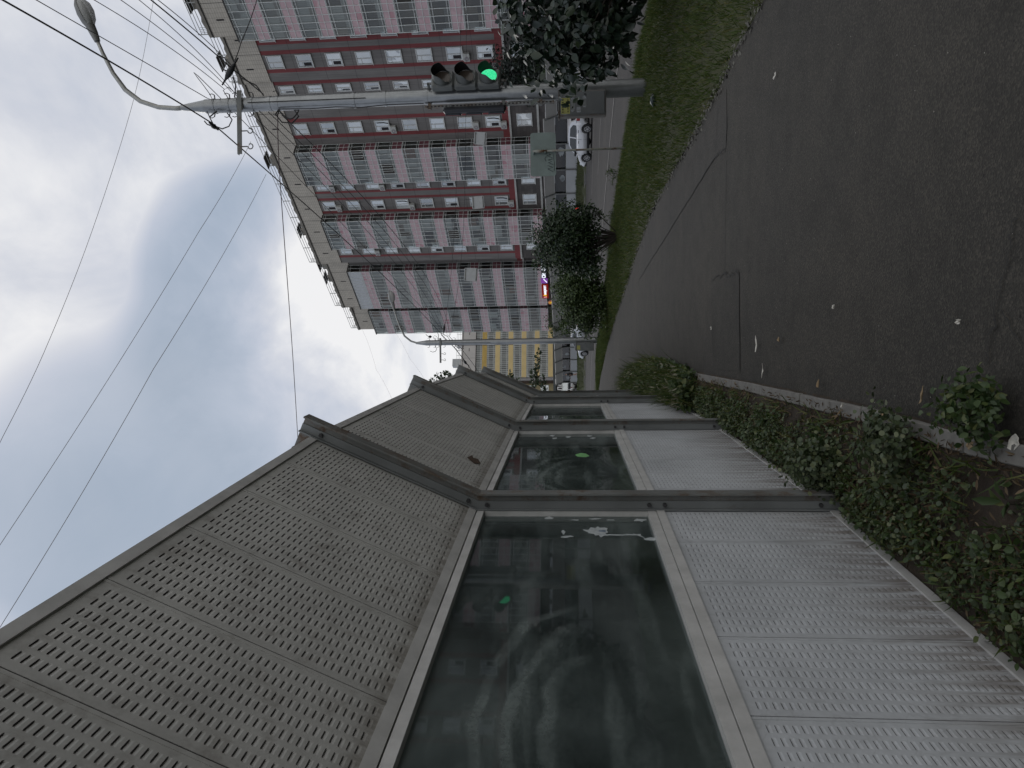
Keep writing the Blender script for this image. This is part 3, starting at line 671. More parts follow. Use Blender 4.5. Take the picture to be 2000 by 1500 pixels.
# traffic light
M['tl_house'] = simple('signal_housing', (.11, .115, .11), .55)
M['tl_dark'] = simple('signal_visor', (.075, .08, .075), .55)
M['tl_in'] = simple('visor_inside', (.012, .012, .013), .8)
M['lens_off'] = simple('signal_lens_off', (.07, .055, .045), .25)
def led_green():
    m, nt = new_mat('green_led'); N = NT(nt); v = coords(N, 'Object')
    vo = N.n('ShaderNodeTexVoronoi'); vo.inputs['Scale'].default_value = 62; vo.inputs['Randomness'].default_value = .35; N.l(v, vo.inputs['Vector'])
    c = ramp(N, vo.outputs['Distance'], [(.18, (.25, 1, .55)), (.42, (.0, .62, .24))])
    e = N.n('ShaderNodeEmission'); N.l(c, e.inputs[0]); e.inputs[1].default_value = 1.1; out(N, e.outputs[0]); return m
M['green'] = led_green()
def traffic_light(loc, nrm_ang, tilt, label, lit, W=.36, D=.16, bodymat='tl_house', plain=False):
    """local: signal faces -y; heads stacked in z"""
    root = empty('traffic_light', loc, nrm_ang, label, 'traffic light', 'signal heads on the near pole')
    for k, z in enumerate((.43, 0, -.43)):
        b = MB(); b.bbox((-W/2, -D/2, z-.21), (W/2, D/2, z+.21), .03); hs = b.build('signal_housing', M[bodymat], root)
        if plain: continue
        b = MB(); n = 24; rr = .150
        b.add([(0, -D/2-.012, z)]+[(rr*math.cos(2*math.pi*i/n), -D/2-.012, z+rr*math.sin(2*math.pi*i/n)) for i in range(n)], [(0, i+1, (i+1) % n+1) for i in range(n)])
        b.build('signal_lens', M['green'] if k == 2 and lit else M['lens_off'], hs)
        # hood: three quarters of a tube, longer at the top
        b = MB(); vs = []; fs = []; rr = .172; n = 40; a0, a1 = R(-48), R(228)
        for i in range(n+1):
            a = a0+(a1-a0)*i/n; up = .5+.5*math.sin(a); L = .045+.185*ss(.12, .62, up)
            for rad, in ((rr,), (rr-.006,)):
                vs += [(rad*math.cos(a), -D/2+.0, z+rad*math.sin(a)), (rad*math.cos(a)*.97, -D/2-L, z+rad*math.sin(a)*.97+.012)]
        for i in range(n):
            q = 4*i; fs += [(q, q+4, q+5, q+1), (q+2, q+3, q+7, q+6), (q+1, q+5, q+7, q+3)]
        fs += [(0, 1, 3, 2), (4*n, 4*n+2, 4*n+3, 4*n+1)]
        bb = MB(); bb.add(vs, fs, 0)
        for i in range(n): bb.m[3*i+1] = 1
        o = bb.build('signal_hood', [M['tl_dark'], M['tl_in']], hs, True, fix=False); autosmooth(o, 40)
        b = MB(); b.tube([(0, -D/2-.001, z), (0, -D/2-.022, z)], [.182, .182], 24, 0, False); b.build('lens_ring', M[bodymat], hs)
    b = MB()
    for z in (.72, -.72): b.box((-.02, D/2-.05, z-.02), (.02, D/2+.22, z+.02)); b.box((-.02, D/2-.05, z-.02 if z < 0 else .6), (.02, D/2-.02, -.6 if z < 0 else z+.02))
    b.build('mounting_bracket', M['post'], root)
    return root
tl = traffic_light((5.63, 13.17, 3.37), R(18), 0, 'three lens traffic light on the near pole showing green', True)
b = MB(); b.tube([(.1, .1, -.66), (.02, .18, -.78), (-.08, .2, -.72), (-.12, .22, -.5)], .012, 6); b.build('feed_cable', M['cable'], tl)
tl2 = empty('traffic_light', (5.17, 13.38, 3.25), R(62), 'black signal head seen from behind at the left side of the near pole', 'traffic light', 'signal heads on the near pole')
M['navy'] = simple('navy_plastic', (.010, .012, .018), .4)
b = MB(); b.bbox((-.11, -.06, -.60), (.11, .06, .58), .035); b.build('signal_housing', M['navy'], tl2)
b = MB()
for z in (-.42, .0, .40): b.bbox((-.085, .0605, z-.15), (.085, .075, z+.15), .02)
b.build('back_cover', M['navy'], tl2)
b = MB(); b.box((-.02, -.10, -.50), (.02, -.062, -.46)); b.box((-.02, -.10, .42), (.02, -.062, .46)); b.build('mounting_bracket', M['post'], tl2)

# road sign seen from behind
M['signback'] = rusty('sign_back', (.155, .195, .185), (.12, .14, .13), .62, .75, 5)
M['signpost'] = rusty('sign_post', (.24, .25, .22), (.12, .055, .025), .47, .56, 6)
sg = empty('road_sign', (5.8, 17.9, 0), R(4), 'grey green back of a rectangular road sign on a rusty post', 'road sign')
b = MB()
def rrect(x0, x1, z0, z1, r, n=5):
    P = []
    for cx, cz, a in ((x1-r, z1-r, 0), (x0+r, z1-r, 90), (x0+r, z0+r, 180), (x1-r, z0+r, 270)):
        for k in range(n+1): t = R(a+90*k/n); P.append((cx+r*math.cos(t), cz+r*math.sin(t)))
    return P
b.prism(rrect(-.62, .50, 1.79, 2.43, .07), .05, .056, 'y'); b.prism(rrect(-.62, .50, 1.79, 2.43, .07), .057, .062, 'y'); pb = b.build('sign_plate', M['signback'], sg)
b = MB(); rr = random.Random(4); pen = []
def strokeplane(P): b.tube([(x, .046, z) for x, z in P], .006, 5)
for k, pts in enumerate([[(-.52,1.86),(-.44,2.0),(-.40,1.87),(-.35,2.0)], [(-.33,1.86),(-.28,1.98),(-.25,1.90),(-.21,1.99),(-.19,1.87)], [(-.16,1.88),(-.10,2.02),(-.06,1.9)], [(-.12,1.94),(-.04,1.95)], [(-.50,1.84),(-.30,1.83),(-.06,1.86)], [(-.24,2.04),(-.18,2.07),(-.12,2.03)]]): strokeplane(pts)
b.build('graffiti', simple('graffiti_ink', (.03, .04, .045), .8), pb)
b = MB(); b.tube([(0, 0, -.2), (0, 0, 1.4), (0, 0, 2.37)], .026, 10); b.tube([(0, 0, 2.02), (0, 0, 2.36)], .038, 10); b.build('post', M['signpost'], sg, True)
for z in (2.06, 2.34):
    b = MB(); b.box((-.06, -.03, z-.015), (.06, .052, z+.015)); b.build('clamp', M['signback'], sg)
# square plates hung on the span wire, seen from behind
M['plate'] = simple('plate_grey', (.36, .37, .375), .5, var=.12, sc=5)
for i, (x, zt, s, t, lab) in enumerate([(12.03, 6.00, .60, 6, 'grey square sign plate hung on the span wire, the one nearest the near pole'), (8.90, 6.14, .60, -3, 'grey square sign plate hung on the span wire, middle of the three'), (5.38, 6.57, .66, 4, 'grey square sign plate hung on the span wire, closest to the far pole')]):
    r_ = empty('hanging_sign', (x, 34.84, zt-s/2), R(-8+6*i), lab, 'hanging sign', 'square plates hung over the road'); r_.rotation_euler = (0, R(t), R(-8+6*i))
    b = MB(); b.prism(rrect(-s/2, s/2, -s/2, s/2, .05), -.008, .008, 'y'); b.build('plate', M['plate'], r_)
    b = MB()
    for z in (-s/2+.06, s/2-.06): b.box((-s/2+.02, -.03, z-.02), (s/2-.02, -.0095, z+.02))
    b.build('stiffener', M['post'], r_)
    b = MB()
    for q in (-s/2+.1, s/2-.1):
        for z in (-s/2+.06, s/2-.06): b.box((q-.035, -.038, z-.012), (q+.035, -.0305, z+.012))
    b.build('bolt_plate', M['bolt'], r_)
    b = MB(); b.tube([(-s/2+.12, 0, s/2-.02), (-s/2+.12, 0, s/2+.35)], .008, 5); b.tube([(s/2-.12, 0, s/2-.02), (s/2-.12, 0, s/2+.35)], .008, 5); b.build('hanger', M['cable'], r_)

CABLES = [
    ('thick black cable from the top left past the near pole insulator to the far pole', 0.022, 0.00, [(4.92,8.51,8.60), (5.08,13.30,8.31), (2.49,34.60,7.70)]),
    ('cable passing just in front of the near lamp head and along the street', 0.012, 0.00, [(5.45,9.47,8.90), (5.53,13.20,8.36), (5.50,14.20,8.17), (2.68,34.80,7.63)]),
    ('cable ending at the upper collar of the near pole, farthest left of three', 0.011, 0.10, [(6.03,10.58,8.80), (5.75,13.35,8.09)]),
    ('cable ending at the near pole collar, middle one of three', 0.011, 0.10, [(6.21,10.93,8.60), (5.69,13.35,7.95)]),
    ('cable ending at the near pole collar, closest to the apartment roof of three', 0.011, 0.10, [(6.29,11.10,8.40), (5.60,13.35,7.84)]),
    ('thick twin cable reaching the near pole below its crossarm', 0.020, 0.00, [(6.28,11.10,8.20), (6.01,13.00,7.80), (5.64,13.40,7.34)]),
    ('second strand beside the thick twin cable above the apartment roof', 0.012, 0.05, [(6.29,11.12,8.10), (6.09,13.10,7.83)]),
    ('thin grey wire bowed across the whole open sky', 0.010, 0.00, [(8.50,15.04,10.50), (5.87,13.81,10.20), (2.84,12.19,10.00), (0.59,10.96,10.00), (-0.80,10.28,10.20)]),
    ('thin straight wire from the crossarm end up over the sky', 0.009, 0.00, [(4.74,13.40,7.60), (2.37,10.40,7.06), (-1.92,8.36,8.60)]),
    ('thin straight wire nearest the barrier roof edge crossing the grey cloud', 0.010, 0.00, [(4.59,15.00,7.99), (0.27,9.50,7.27), (-2.77,7.87,8.20)]),
    ('dark red cable hanging from the near pole loop to behind the barrier', 0.016, 0.00, [(5.26,13.40,7.06), (4.30,14.50,7.48), (0.77,19.00,9.02), (-2.34,22.00,10.04)]),
    ('black twisted cable rising over the pink balconies from the roof edge insulator', 0.018, 0.00, [(9.05,16.00,8.55), (7.04,14.20,8.15), (6.05,13.10,7.82)]),
    ('cable between the two poles starting at the near crossarm', 0.012, 0.50, [(5.38,13.40,7.69), (2.43,34.80,7.68)]),
    ('cable between the two poles starting below the near crossarm', 0.012, 0.60, [(5.33,13.40,7.43), (2.38,34.80,7.58)]),
    ('cable between the two poles, second from the bottom', 0.013, 0.70, [(5.30,13.40,7.25), (2.37,34.80,7.43)]),
    ('lowest cable between the two poles, sagging over the pink balconies', 0.016, 0.75, [(5.23,13.40,6.98), (2.40,34.80,7.33)]),
    ('upper span wire from the far pole across the road', 0.014, 0.00, [(2.55,34.80,7.58), (7.81,34.80,7.01), (18.37,34.80,6.55), (19.83,34.80,6.56)]),
    ('lower span wire across the road carrying the square sign plates', 0.014, 0.00, [(2.42,34.80,7.28), (7.55,34.80,6.58), (17.31,34.80,6.31), (19.81,34.80,6.28)]),
    ('thin wire against the white sky left of the tall apartment block', 0.012, 0.00, [(5.49,60.00,19.35), (1.09,48.00,14.59), (-1.23,40.00,11.35)]),
    ('thin faint wire against the white sky above the far lamp arm', 0.012, 0.00, [(4.92,60.00,16.47), (1.90,50.00,12.72), (-0.70,42.00,9.43)]),
]
for i, (lab, r, sag, pts) in enumerate(CABLES):
    P = []
    if len(pts) == 2:
        a, c = Vector(pts[0]), Vector(pts[1]); n = 16
        P = [a.lerp(c, k/n)+Vector((0, 0, -sag*4*(k/n)*(1-k/n))) for k in range(n+1)]
    else:
        V = [Vector(p) for p in pts]
        for k in range(len(V)-1):
            if len(V) == 3:
                a, c = V[k], V[k+1]; P += [a.lerp(c, t/10)+Vector((0, 0, -.18*(t/10)*(1-t/10)*4*min(1, (c-a).length/20))) for t in range(10)]
            else:
                p0, p1, p2, p3 = V[max(0, k-1)], V[k], V[k+1], V[min(len(V)-1, k+2)]
                for t in range(8):
                    u = t/8; P.append(.5*((2*p1)+(p2-p0)*u+(2*p0-5*p1+4*p2-p3)*u*u+(3*p1-p0-3*p2+p3)*u**3))
        P.append(V[-1])
    # run on beyond the frame in the same direction
    if 'ending' in lab or 'cable passing' in lab or 'thick' in lab or 'strand' in lab: P.insert(0, P[0]+(P[0]-P[3]).normalized()*9)
    if 'sky' in lab and 'white' not in lab: P.append(P[-1]+(P[-1]-P[-3]).normalized()*9)
    b = MB(); b.tube(P, r*(.40 if 'thin' in lab else .58), 6)
    mat = M['cable_red'] if 'red' in lab else (M['cable_grey'] if 'thin' in lab else M['cable'])
    tag(b.build('overhead_cable', mat, None, True), lab, 'cable', 'cables strung between the poles and over the street')
def insulator(loc, d, label, L=.34, r=.05):
    d = Vector(d).normalized(); a = Vector(loc); b = MB()
    b.tube([a-d*L, a-d*L*.6, a-d*L*.3, a, a+d*L*.3, a+d*L*.6, a+d*L], [.015, .02, r, r*1.3, r, .02, .015], 8)
    b.tube([a+Vector((0, 0, .02)), a+Vector((.05, .02, .14)), a+Vector((.12, .03, .2))], .012, 6)
    tag(b.build('insulator', M['black'], None, True), label, 'insulator', 'insulators on the overhead cables')
insulator((5.02, 13.28, 8.28), (.1, -1, .05), 'dark suspension clamp hanging left of the near pole top', .16, .04)
b = MB(); b.tube([(5.32, 13.3, 8.22), (5.2, 13.28, 8.36), (5.08, 13.28, 8.30)], .014, 6); b.tube([(5.32, 13.3, 8.42), (5.16, 13.28, 8.34)], .010, 6); b.build('clamp_arm', M['black'], P1).location = (-5.46, -13.42, 0)
insulator((5.95, 13.05, 7.83), (.55, -.2, -.5), 'dark lens shaped insulator against the apartment roof edge', .30, .05)
insulator((2.75, 34.8, 7.60), (1, 0, -.1), 'small insulator where the upper span wire meets the far pole', .25, .05)
insulator((2.18, 32.0, 7.75), (.1, 1, -.05), 'string insulator on the cable just before the far pole', .3, .05)
insulator((1.2, 38.5, 7.1), (-.35, 1, -.15), 'string insulator on the cable just beyond the far pole', .4, .06)
b = MB(); P = [(2.45, 34.6, 7.70), (1.9, 36.4, 7.35), (1.2, 38.5, 7.05), (-.6, 43, 6.4), (-3.5, 50, 6.3)]; b.tube(P, .02, 6); b.tube([(p[0]-.05, p[1], p[2]-.35) for p in P], .012, 6)
tag(b.build('overhead_cable', M['cable'], None, True), 'twin cable running on beyond the far pole past the yellow block', 'cable', 'cables strung between the poles and over the street')

# ------------------------------------------------------------------ pink and brown apartment block
def text_mesh(txt, size, depth=.02, bold=0):
    cu = bpy.data.curves.new('txt', 'FONT'); cu.body = txt; cu.size = size; cu.extrude = depth; cu.align_x = 'CENTER'; cu.align_y = 'CENTER'; cu.offset = bold
    ob = bpy.data.objects.new('txt', cu); COL.objects.link(ob); bpy.context.view_layer.update()
    dg = bpy.context.evaluated_depsgraph_get(); me = bpy.data.meshes.new_from_object(ob.evaluated_get(dg)); me.materials.clear()
    bpy.data.objects.remove(ob); bpy.data.curves.remove(cu)
    me.transform(Matrix.Rotation(R(90), 4, 'X')); return me
def text_obj(txt, size, mat, parent, loc, name='lettering', bold=0):
    me = text_mesh(txt, size, .015, bold); me.materials.append(mat); me.name = name; o = link(name, me, parent); o.location = loc; return o
def siding(name, col, ribs=True):
    m, nt = new_mat(name); N = NT(nt); v = coords(N, 'Object')
    sep = N.n('ShaderNodeSeparateXYZ'); N.l(v, sep.inputs[0])
    f = noise(N, coords(N, 'Object', (.8, .8, .25)), 1.2, 5, .65); h = noise(N, coords(N, 'Object', (14, 14, .2)), 1.0, 2, .5)
    c = ramp(N, f, [(.3, tuple(x*.82 for x in col)), (.7, tuple(x*1.15 for x in col))])
    c = mix(N, .6, c, ramp(N, h, [(.32, (.68, .68, .68)), (.65, (1.14, 1.14, 1.14))]), 'MULTIPLY')
    fl = math_(N, 'FRACT', math_(N, 'DIVIDE', math_(N, 'SUBTRACT', sep.outputs[2], 7.0), 2.79))
    c = mix(N, math_(N, 'LESS_THAN', fl, .014), c, tuple(x*.45 for x in col))
    b = principled(N, c, .75); out(N, b.outputs[0]); return m
M['wall_grey'] = siding('siding_brown_grey', (.195, .182, .172))
M['wall_red'] = siding('siding_red', (.22, .048, .050))
M['wall_maroon'] = simple('wall_maroon', (.11, .045, .05), .8)
def tile(name, c1, c2, sx, sz, mort, mo, rough=.7):
    m, nt = new_mat(name); N = NT(nt)
    v = N.n('ShaderNodeTexCoord').outputs['Object']; sep = N.n('ShaderNodeSeparateXYZ'); N.l(v, sep.inputs[0])
    cb = N.n('ShaderNodeCombineXYZ'); N.l(sep.outputs[0], cb.inputs[0]); N.l(sep.outputs[2], cb.inputs[1])
    br = N.n('ShaderNodeTexBrick'); br.offset = 0 if mo else .5; br.inputs['Color1'].default_value = C4(c1); br.inputs['Color2'].default_value = C4(c2); br.inputs['Mortar'].default_value = C4(mort)
    br.inputs['Scale'].default_value = 1; br.inputs['Brick Width'].default_value = sx; br.inputs['Row Height'].default_value = sz; br.inputs['Mortar Size'].default_value = .012; br.inputs['Bias'].default_value = 0
    N.l(cb.outputs[0], br.inputs['Vector'])
    c = mix(N, .5, br.outputs['Color'], ramp(N, noise(N, v, .7, 5, .65), [(.3, (.75, .75, .75)), (.7, (1.15, 1.15, 1.15))]), 'MULTIPLY')
    b = principled(N, c, rough); out(N, b.outputs[0]); return m
M['beige'] = tile('beige_tiles', (.54, .49, .42), (.50, .455, .39), .42, .22, (.24, .21, .17), True)
M['brick'] = tile('dark_stone', (.07, .06, .056), (.11, .095, .088), .7, .32, (.05, .045, .042), False)
M['coping'] = simple('coping_dark', (.06, .055, .05), .7)
M['fascia'] = simple('roof_fascia', (.22, .20, .17), .7, var=.3, sc=3)
M['ledge'] = simple('white_ledge', (.48, .47, .44), .7, var=.2, sc=4)
M['frame'] = simple('balcony_frame', (.62, .64, .62), .5)
M['wframe'] = simple('window_frame', (.55, .55, .53), .5)
M['slab'] = simple('slab_edge', (.30, .29, .28), .8)
def pink_mat():
    m, nt = new_mat('pink_panel'); N = NT(nt); v = coords(N, 'Object'); oi = N.n('ShaderNodeObjectInfo')
    vo = N.n('ShaderNodeTexVoronoi'); vo.inputs['Scale'].default_value = 1.6; N.l(v, vo.inputs['Vector'])
    sp = N.n('ShaderNodeSeparateColor'); N.l(vo.outputs['Color'], sp.inputs[0])
    k = math_(N, 'FRACT', math_(N, 'ADD', sp.outputs[0], oi.outputs['Random']))
    c = ramp(N, k, [(0, (.47, .325, .345)), (.9, (.55, .385, .405)), (.97, (.44, .22, .25))])
    b = principled(N, c, .22, 0, None, spec=.6); out(N, b.outputs[0]); return m
M['pink'] = pink_mat()
M['pink_side'] = simple('maroon_panel', (.17, .060, .075), .35, var=.15, sc=2)
def clear_glass(name, tint, ior):
    m, nt = new_mat(name); N = NT(nt)
    tr = N.n('ShaderNodeBsdfTransparent'); tr.inputs[0].default_value = C4(tint); gl = N.n('ShaderNodeBsdfGlossy'); gl.inputs['Roughness'].default_value = .03
    fr = N.n('ShaderNodeFresnel'); fr.inputs['IOR'].default_value = ior; mx = N.n('ShaderNodeMixShader')
    N.l(fr.outputs[0], mx.inputs[0]); N.l(tr.outputs[0], mx.inputs[1]); N.l(gl.outputs[0], mx.inputs[2]); out(N, mx.outputs[0]); return m
M['bglass'] = clear_glass('balcony_glass', (.82, .86, .85), 1.75)
def curtain_mat(name, stops):
    """what stands behind the panes: curtains, blinds, shelves, dark rooms; changes pane by pane"""
    m, nt = new_mat(name); N = NT(nt); v = N.n('ShaderNodeTexCoord').outputs['Object']; oi = N.n('ShaderNodeObjectInfo')
    sep = N.n('ShaderNodeSeparateXYZ'); N.l(v, sep.inputs[0])
    cx = math_(N, 'FLOOR', math_(N, 'DIVIDE', sep.outputs[0], .62)); cz = math_(N, 'FLOOR', math_(N, 'DIVIDE', math_(N, 'SUBTRACT', sep.outputs[2], .3), 1.3))
    cb = N.n('ShaderNodeCombineXYZ'); N.l(cx, cb.inputs[0]); N.l(cz, cb.inputs[1]); N.l(math_(N, 'MULTIPLY', oi.outputs['Random'], 97), cb.inputs[2])
    wn = N.n('ShaderNodeTexWhiteNoise', noise_dimensions='3D'); N.l(cb.outputs[0], wn.inputs['Vector'])
    big = noise(N, cb.outputs[0], .23, 2, .5)
    k = math_(N, 'ADD', math_(N, 'MULTIPLY', wn.outputs['Value'], .45), math_(N, 'MULTIPLY', math_(N, 'SUBTRACT', big, .22), .95))
    c = ramp(N, k, stops, 'CONSTANT')
    fold = math_(N, 'SINE', math_(N, 'ADD', math_(N, 'MULTIPLY', sep.outputs[0], 38), math_(N, 'MULTIPLY', noise(N, v, 2, 2), 9)))
    c = mix(N, .5, c, ramp(N, fold, [(0, (.75, .75, .75)), (1, (1.1, 1.1, 1.1))]), 'MULTIPLY')
    b = principled(N, c, .85); out(N, b.outputs[0]); return m
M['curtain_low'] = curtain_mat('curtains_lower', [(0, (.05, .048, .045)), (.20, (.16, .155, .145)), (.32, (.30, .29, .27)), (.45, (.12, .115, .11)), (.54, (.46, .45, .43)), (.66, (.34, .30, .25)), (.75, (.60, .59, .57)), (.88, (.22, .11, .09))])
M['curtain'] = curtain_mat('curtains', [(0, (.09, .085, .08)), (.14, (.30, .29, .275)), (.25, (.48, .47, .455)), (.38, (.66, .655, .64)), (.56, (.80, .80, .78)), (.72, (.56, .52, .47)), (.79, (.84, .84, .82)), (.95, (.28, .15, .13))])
def pane_mat():
    m, nt = new_mat('window_pane'); N = NT(nt); oi = N.n('ShaderNodeObjectInfo'); v = coords(N, 'Object')
    k = math_(N, 'FRACT', math_(N, 'ADD', oi.outputs['Random'], math_(N, 'MULTIPLY', noise(N, v, .9, 1), .5)))
    c = ramp(N, k, [(0, (.05, .05, .05)), (.28, (.16, .165, .16)), (.55, (.42, .44, .44)), (.9, (.60, .62, .62))])
    b = principled(N, c, .5); g = N.n('ShaderNodeBsdfGlossy'); g.inputs['Roughness'].default_value = .03; g.inputs[0].default_value = (.92, .97, 1, 1)
    mx = N.n('ShaderNodeMixShader'); mx.inputs[0].default_value = .30; N.l(b.outputs[0], mx.inputs[1]); N.l(g.outputs[0], mx.inputs[2]); out(N, mx.outputs[0]); return m
M['pane'] = pane_mat()
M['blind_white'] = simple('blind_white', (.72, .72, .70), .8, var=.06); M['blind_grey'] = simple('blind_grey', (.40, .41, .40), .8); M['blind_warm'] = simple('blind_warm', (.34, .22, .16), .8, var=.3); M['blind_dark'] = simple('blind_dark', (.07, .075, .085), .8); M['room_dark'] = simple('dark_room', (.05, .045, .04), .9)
M['ac'] = simple('ac_white', (.45, .45, .42), .5)

AB = R(34.2); S0 = 55.0
nV = Vector((-math.cos(AB), -math.sin(AB), 0)); eV = Vector((-math.sin(AB), math.cos(AB), 0)); P0 = nV*(-61.4)+eV*S0
apt = empty('apartment_block', P0, AB-math.pi/2, 'tall apartment block with brown and red walls and stacks of pink glazed balconies', 'apartment building')
FL = 2.79; L2, L1 = 4.21, 7.0; TOP = L1+8*FL      # 29.32
ZR_ = TOP+3.1
def bl(s, w, z): return (S0-s, -w, z)
# sections: s range, wall plane w
SEC = [(-22, 14.0, 2.1), (14.0, 24.0, .3), (24.0, 32.7, 2.1), (32.7, 38.4, .3), (38.4, 63.2, .0), (63.2, 73.6, -1.8), (73.6, 81.0, -3.8)]
G, RD = 0, 1
STRIPES = [(34.3,34.75),(35.3,35.7),(37.13,37.5),(38.6,38.95),(42.68,43.1),(44.62,45.05),(52.0,52.3),(52.95,53.28),(54.85,55.2),(61.95,62.3),(64.0,64.6),(15.5,15.9),(17.6,18.0),(20.2,20.6),(22.4,22.8)]
wall = MB(); par = MB(); cop = MB(); fas = MB(); low = MB(); led = MB()
for s0, s1, w in SEC:
    cuts = sorted({s0, s1} | {c for a, b_ in STRIPES for c in (a, b_) if s0 < c < s1})
    for a, c in zip(cuts, cuts[1:]):
        red = any(x0-1e-6 <= a and c <= x1+1e-6 for x0, x1 in STRIPES)
        wall.quad(bl(c, w, L1+.75), bl(a, w, L1+.75), bl(a, w, TOP), bl(c, w, TOP), RD if red else G)
    wall.quad(bl(s1, w, L1), bl(s0, w, L1), bl(s0, w, L1+.75), bl(s1, w, L1+.75), RD)
    low.box(bl(s1, w, -.2)[:1]+(-w,)+(-.2,), (S0-s0, -w+.3, L1), 0)
    led.box((S0-s1, -w-.14, L1-.10), (S0-s0, -w-.002, L1+.10)); led.box((S0-s1, -w-.12, L2-.10), (S0-s0, -w-.002, L2+.10))
    par.box((S0-s1, -w-.10, TOP), (S0-s0, -w+.35, ZR_-.45)); cop.box((S0-s1-.01, -w-.14, ZR_-.45), (S0-s0, -w+.35, ZR_-.35))
    n = int((s1-s0)/.35); P = [(S0-s1+(s1-s0)*k/n, ZR_-.06+.06*math.sin(k*2.1)+.05*math.sin(k*.77+s0)) for k in range(n+1)]
    fas.prism([(S0-s1, ZR_-.35), (S0-s0, ZR_-.35)]+P[::-1], -w-.20, -w+.05, 'y')
# returns between sections
for (a0, a1, wa), (b0, b1, wb) in zip(SEC, SEC[1:]):
    s = a1; lo, hi = min(wa, wb), max(wa, wb)
    wall.quad(bl(s, lo, L1), bl(s, hi, L1), bl(s, hi, TOP), bl(s, lo, TOP), G)
    par.box((S0-s-.06, -hi-.10, TOP+.01), (S0-s+.06, -lo-.11, ZR_-.46)); cop.box((S0-s-.10, -hi-.12, ZR_-.449), (S0-s+.10, -lo-.145, ZR_-.351))
wall.quad(bl(81, -3.8, 0), bl(81, -17, 0), bl(81, -17, TOP+2.6), bl(81, -3.8, TOP+2.6), G); wall.quad(bl(-22, 2.1, 0), bl(-22, -17, 0), bl(-22, -17, TOP+2.6), bl(-22, 2.1, TOP+2.6), G)
wall.quad(bl(81, -17, 0), bl(-22, -17, 0), bl(-22, -17, TOP+2.6), bl(81, -17, TOP+2.6), G); wall.quad(bl(81, -4.1, TOP+2.6), bl(-22, -4.1, TOP+2.6), bl(-22, -17, TOP+2.6), bl(81, -17, TOP+2.6), G)
wall.quad(bl(81, -4.1, TOP+2.6), bl(63, -1.9, TOP+2.6), bl(-22, -.1, TOP+2.6), bl(-22, -4.1, TOP+2.6), G)
wall.build('wall', [M['wall_grey'], M['wall_red']], apt, fix=False); low.build('stone_base', M['brick'], apt); led.build('ledge', M['ledge'], apt)
par.build('parapet', M['beige'], apt); cop.build('coping', M['coping'], apt); fas.build('roof_edge', M['fascia'], apt)
b = MB(); c = MB()
for s0, s1, w in SEC:
    n = max(1, round((s1-s0)/3.4))
    for k in range(n+1): 
        s = s0+(s1-s0)*k/n
        if 0 < k < n: b.box((S0-s-.02, -w-.106, TOP+.02), (S0-s+.02, -w-.101, ZR_-.47))
        if k < n: sm = s+(s1-s0)/n*.5; c.box((S0-sm-.07, -w-.107, TOP+1.15), (S0-sm+.07, -w-.102, TOP+1.85))
b.build('panel_joint', M['coping'], apt); c.build('vent_slot', M['dark_hole'], apt)
b = MB()
for s0, s1, w in SEC:
    y = -w+.1; n = max(2, round((s1-s0)/2.6))
    for k in range(n+1): x = S0-s1+.15+(s1-s0-.3)*k/n; b.box((x-.03, y-.03, ZR_-.1), (x+.03, y+.03, ZR_+.95))
    for z in (.35, .65, .95): b.box((S0-s1+.15, y-.022, ZR_+z-.022), (S0-s0-.15, y+.022, ZR_+z+.022))
    x = S0-s1+.15
    for q in range(5): b.box((x+.15*q, y-.015, ZR_), (x+.15*q+.03, y+.015, ZR_+.6))
b.build('roof_railing', M['arm'], apt)
for s, w, hh in ((36.6, -.6, 1.3), (47.9, -.5, .9), (58.2, -.6, .7), (65.8, -2.3, .9), (68.3, -2.4, .8), (30.0, 1.4, .8)):
    b = MB(); b.box((S0-s-.45, -w-.4, ZR_-.3), (S0-s+.45, -w+.4, ZR_+hh*.55)); v = b.build('roof_vent', M['fascia'], apt)
    b = MB(); b.box((-.75, -.6, 0), (.75, .6, .06), 0, Matrix.Translation((S0-s, -w, ZR_+hh))); 
    for q in (-.35, .35): b.box((S0-s+q-.03, -w-.03, ZR_+hh*.55), (S0-s+q+.03, -w+.03, ZR_+hh))
    b.build('vent_cap', M['coping'], v)
# windows: one built, the rest copied
def window_meshes(W, H):
    f = MB(); t = .09
    f.box((0, -.07, 0), (W, .02, t)); f.box((0, -.07, H-t), (W, .02, H)); f.box((0, -.07, t), (t, .02, H-t)); f.box((W-t, -.07, t), (W, .02, H-t))
    f.box((W*.46-.05, -.035, t), (W*.46+.05, .01, H-t)); f.box((-.05, -.13, -.05), (W+.05, -.005, -.005))
    f.box((t, -.03, H*.66), (W*.46-.05, .01, H*.66+.06))
    p = MB(); p.quad((t, -.012, t), (W*.46-.05, -.012, t), (W*.46-.05, -.012, H-t), (t, -.012, H-t)); p.quad((W*.46+.05, -.011, t), (W-t, -.011, t), (W-t, -.011, H-t), (W*.46+.05, -.011, H-t))
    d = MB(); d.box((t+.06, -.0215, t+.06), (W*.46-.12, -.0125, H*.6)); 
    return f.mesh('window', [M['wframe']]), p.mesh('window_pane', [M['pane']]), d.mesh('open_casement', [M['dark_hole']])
wm = {1.3: window_meshes(1.3, 1.46), .85: window_meshes(.85, 1.46), 1.45: window_meshes(1.45, 1.5)}
def add_window(s_left, w, z, W=1.3, par_=apt):
    f, p, d = wm[W]; o = link('window', f, par_); o.location = (S0-s_left, -w, z); link('window_pane', p, o)
    if rng.random() < .33: link('open_casement', d, o)
    return o
ACs = {('D',4),('D',1),('D',0),('B',1),('F',7),('F',4),('F',0),('E',7),('E',5),('G',6),('H',3)}
ac_me = MB(); ac_me.bbox((0, -.34, 0), (.78, 0, .56), .02); ac_m = ac_me.mesh('air_conditioner', [M['ac']])
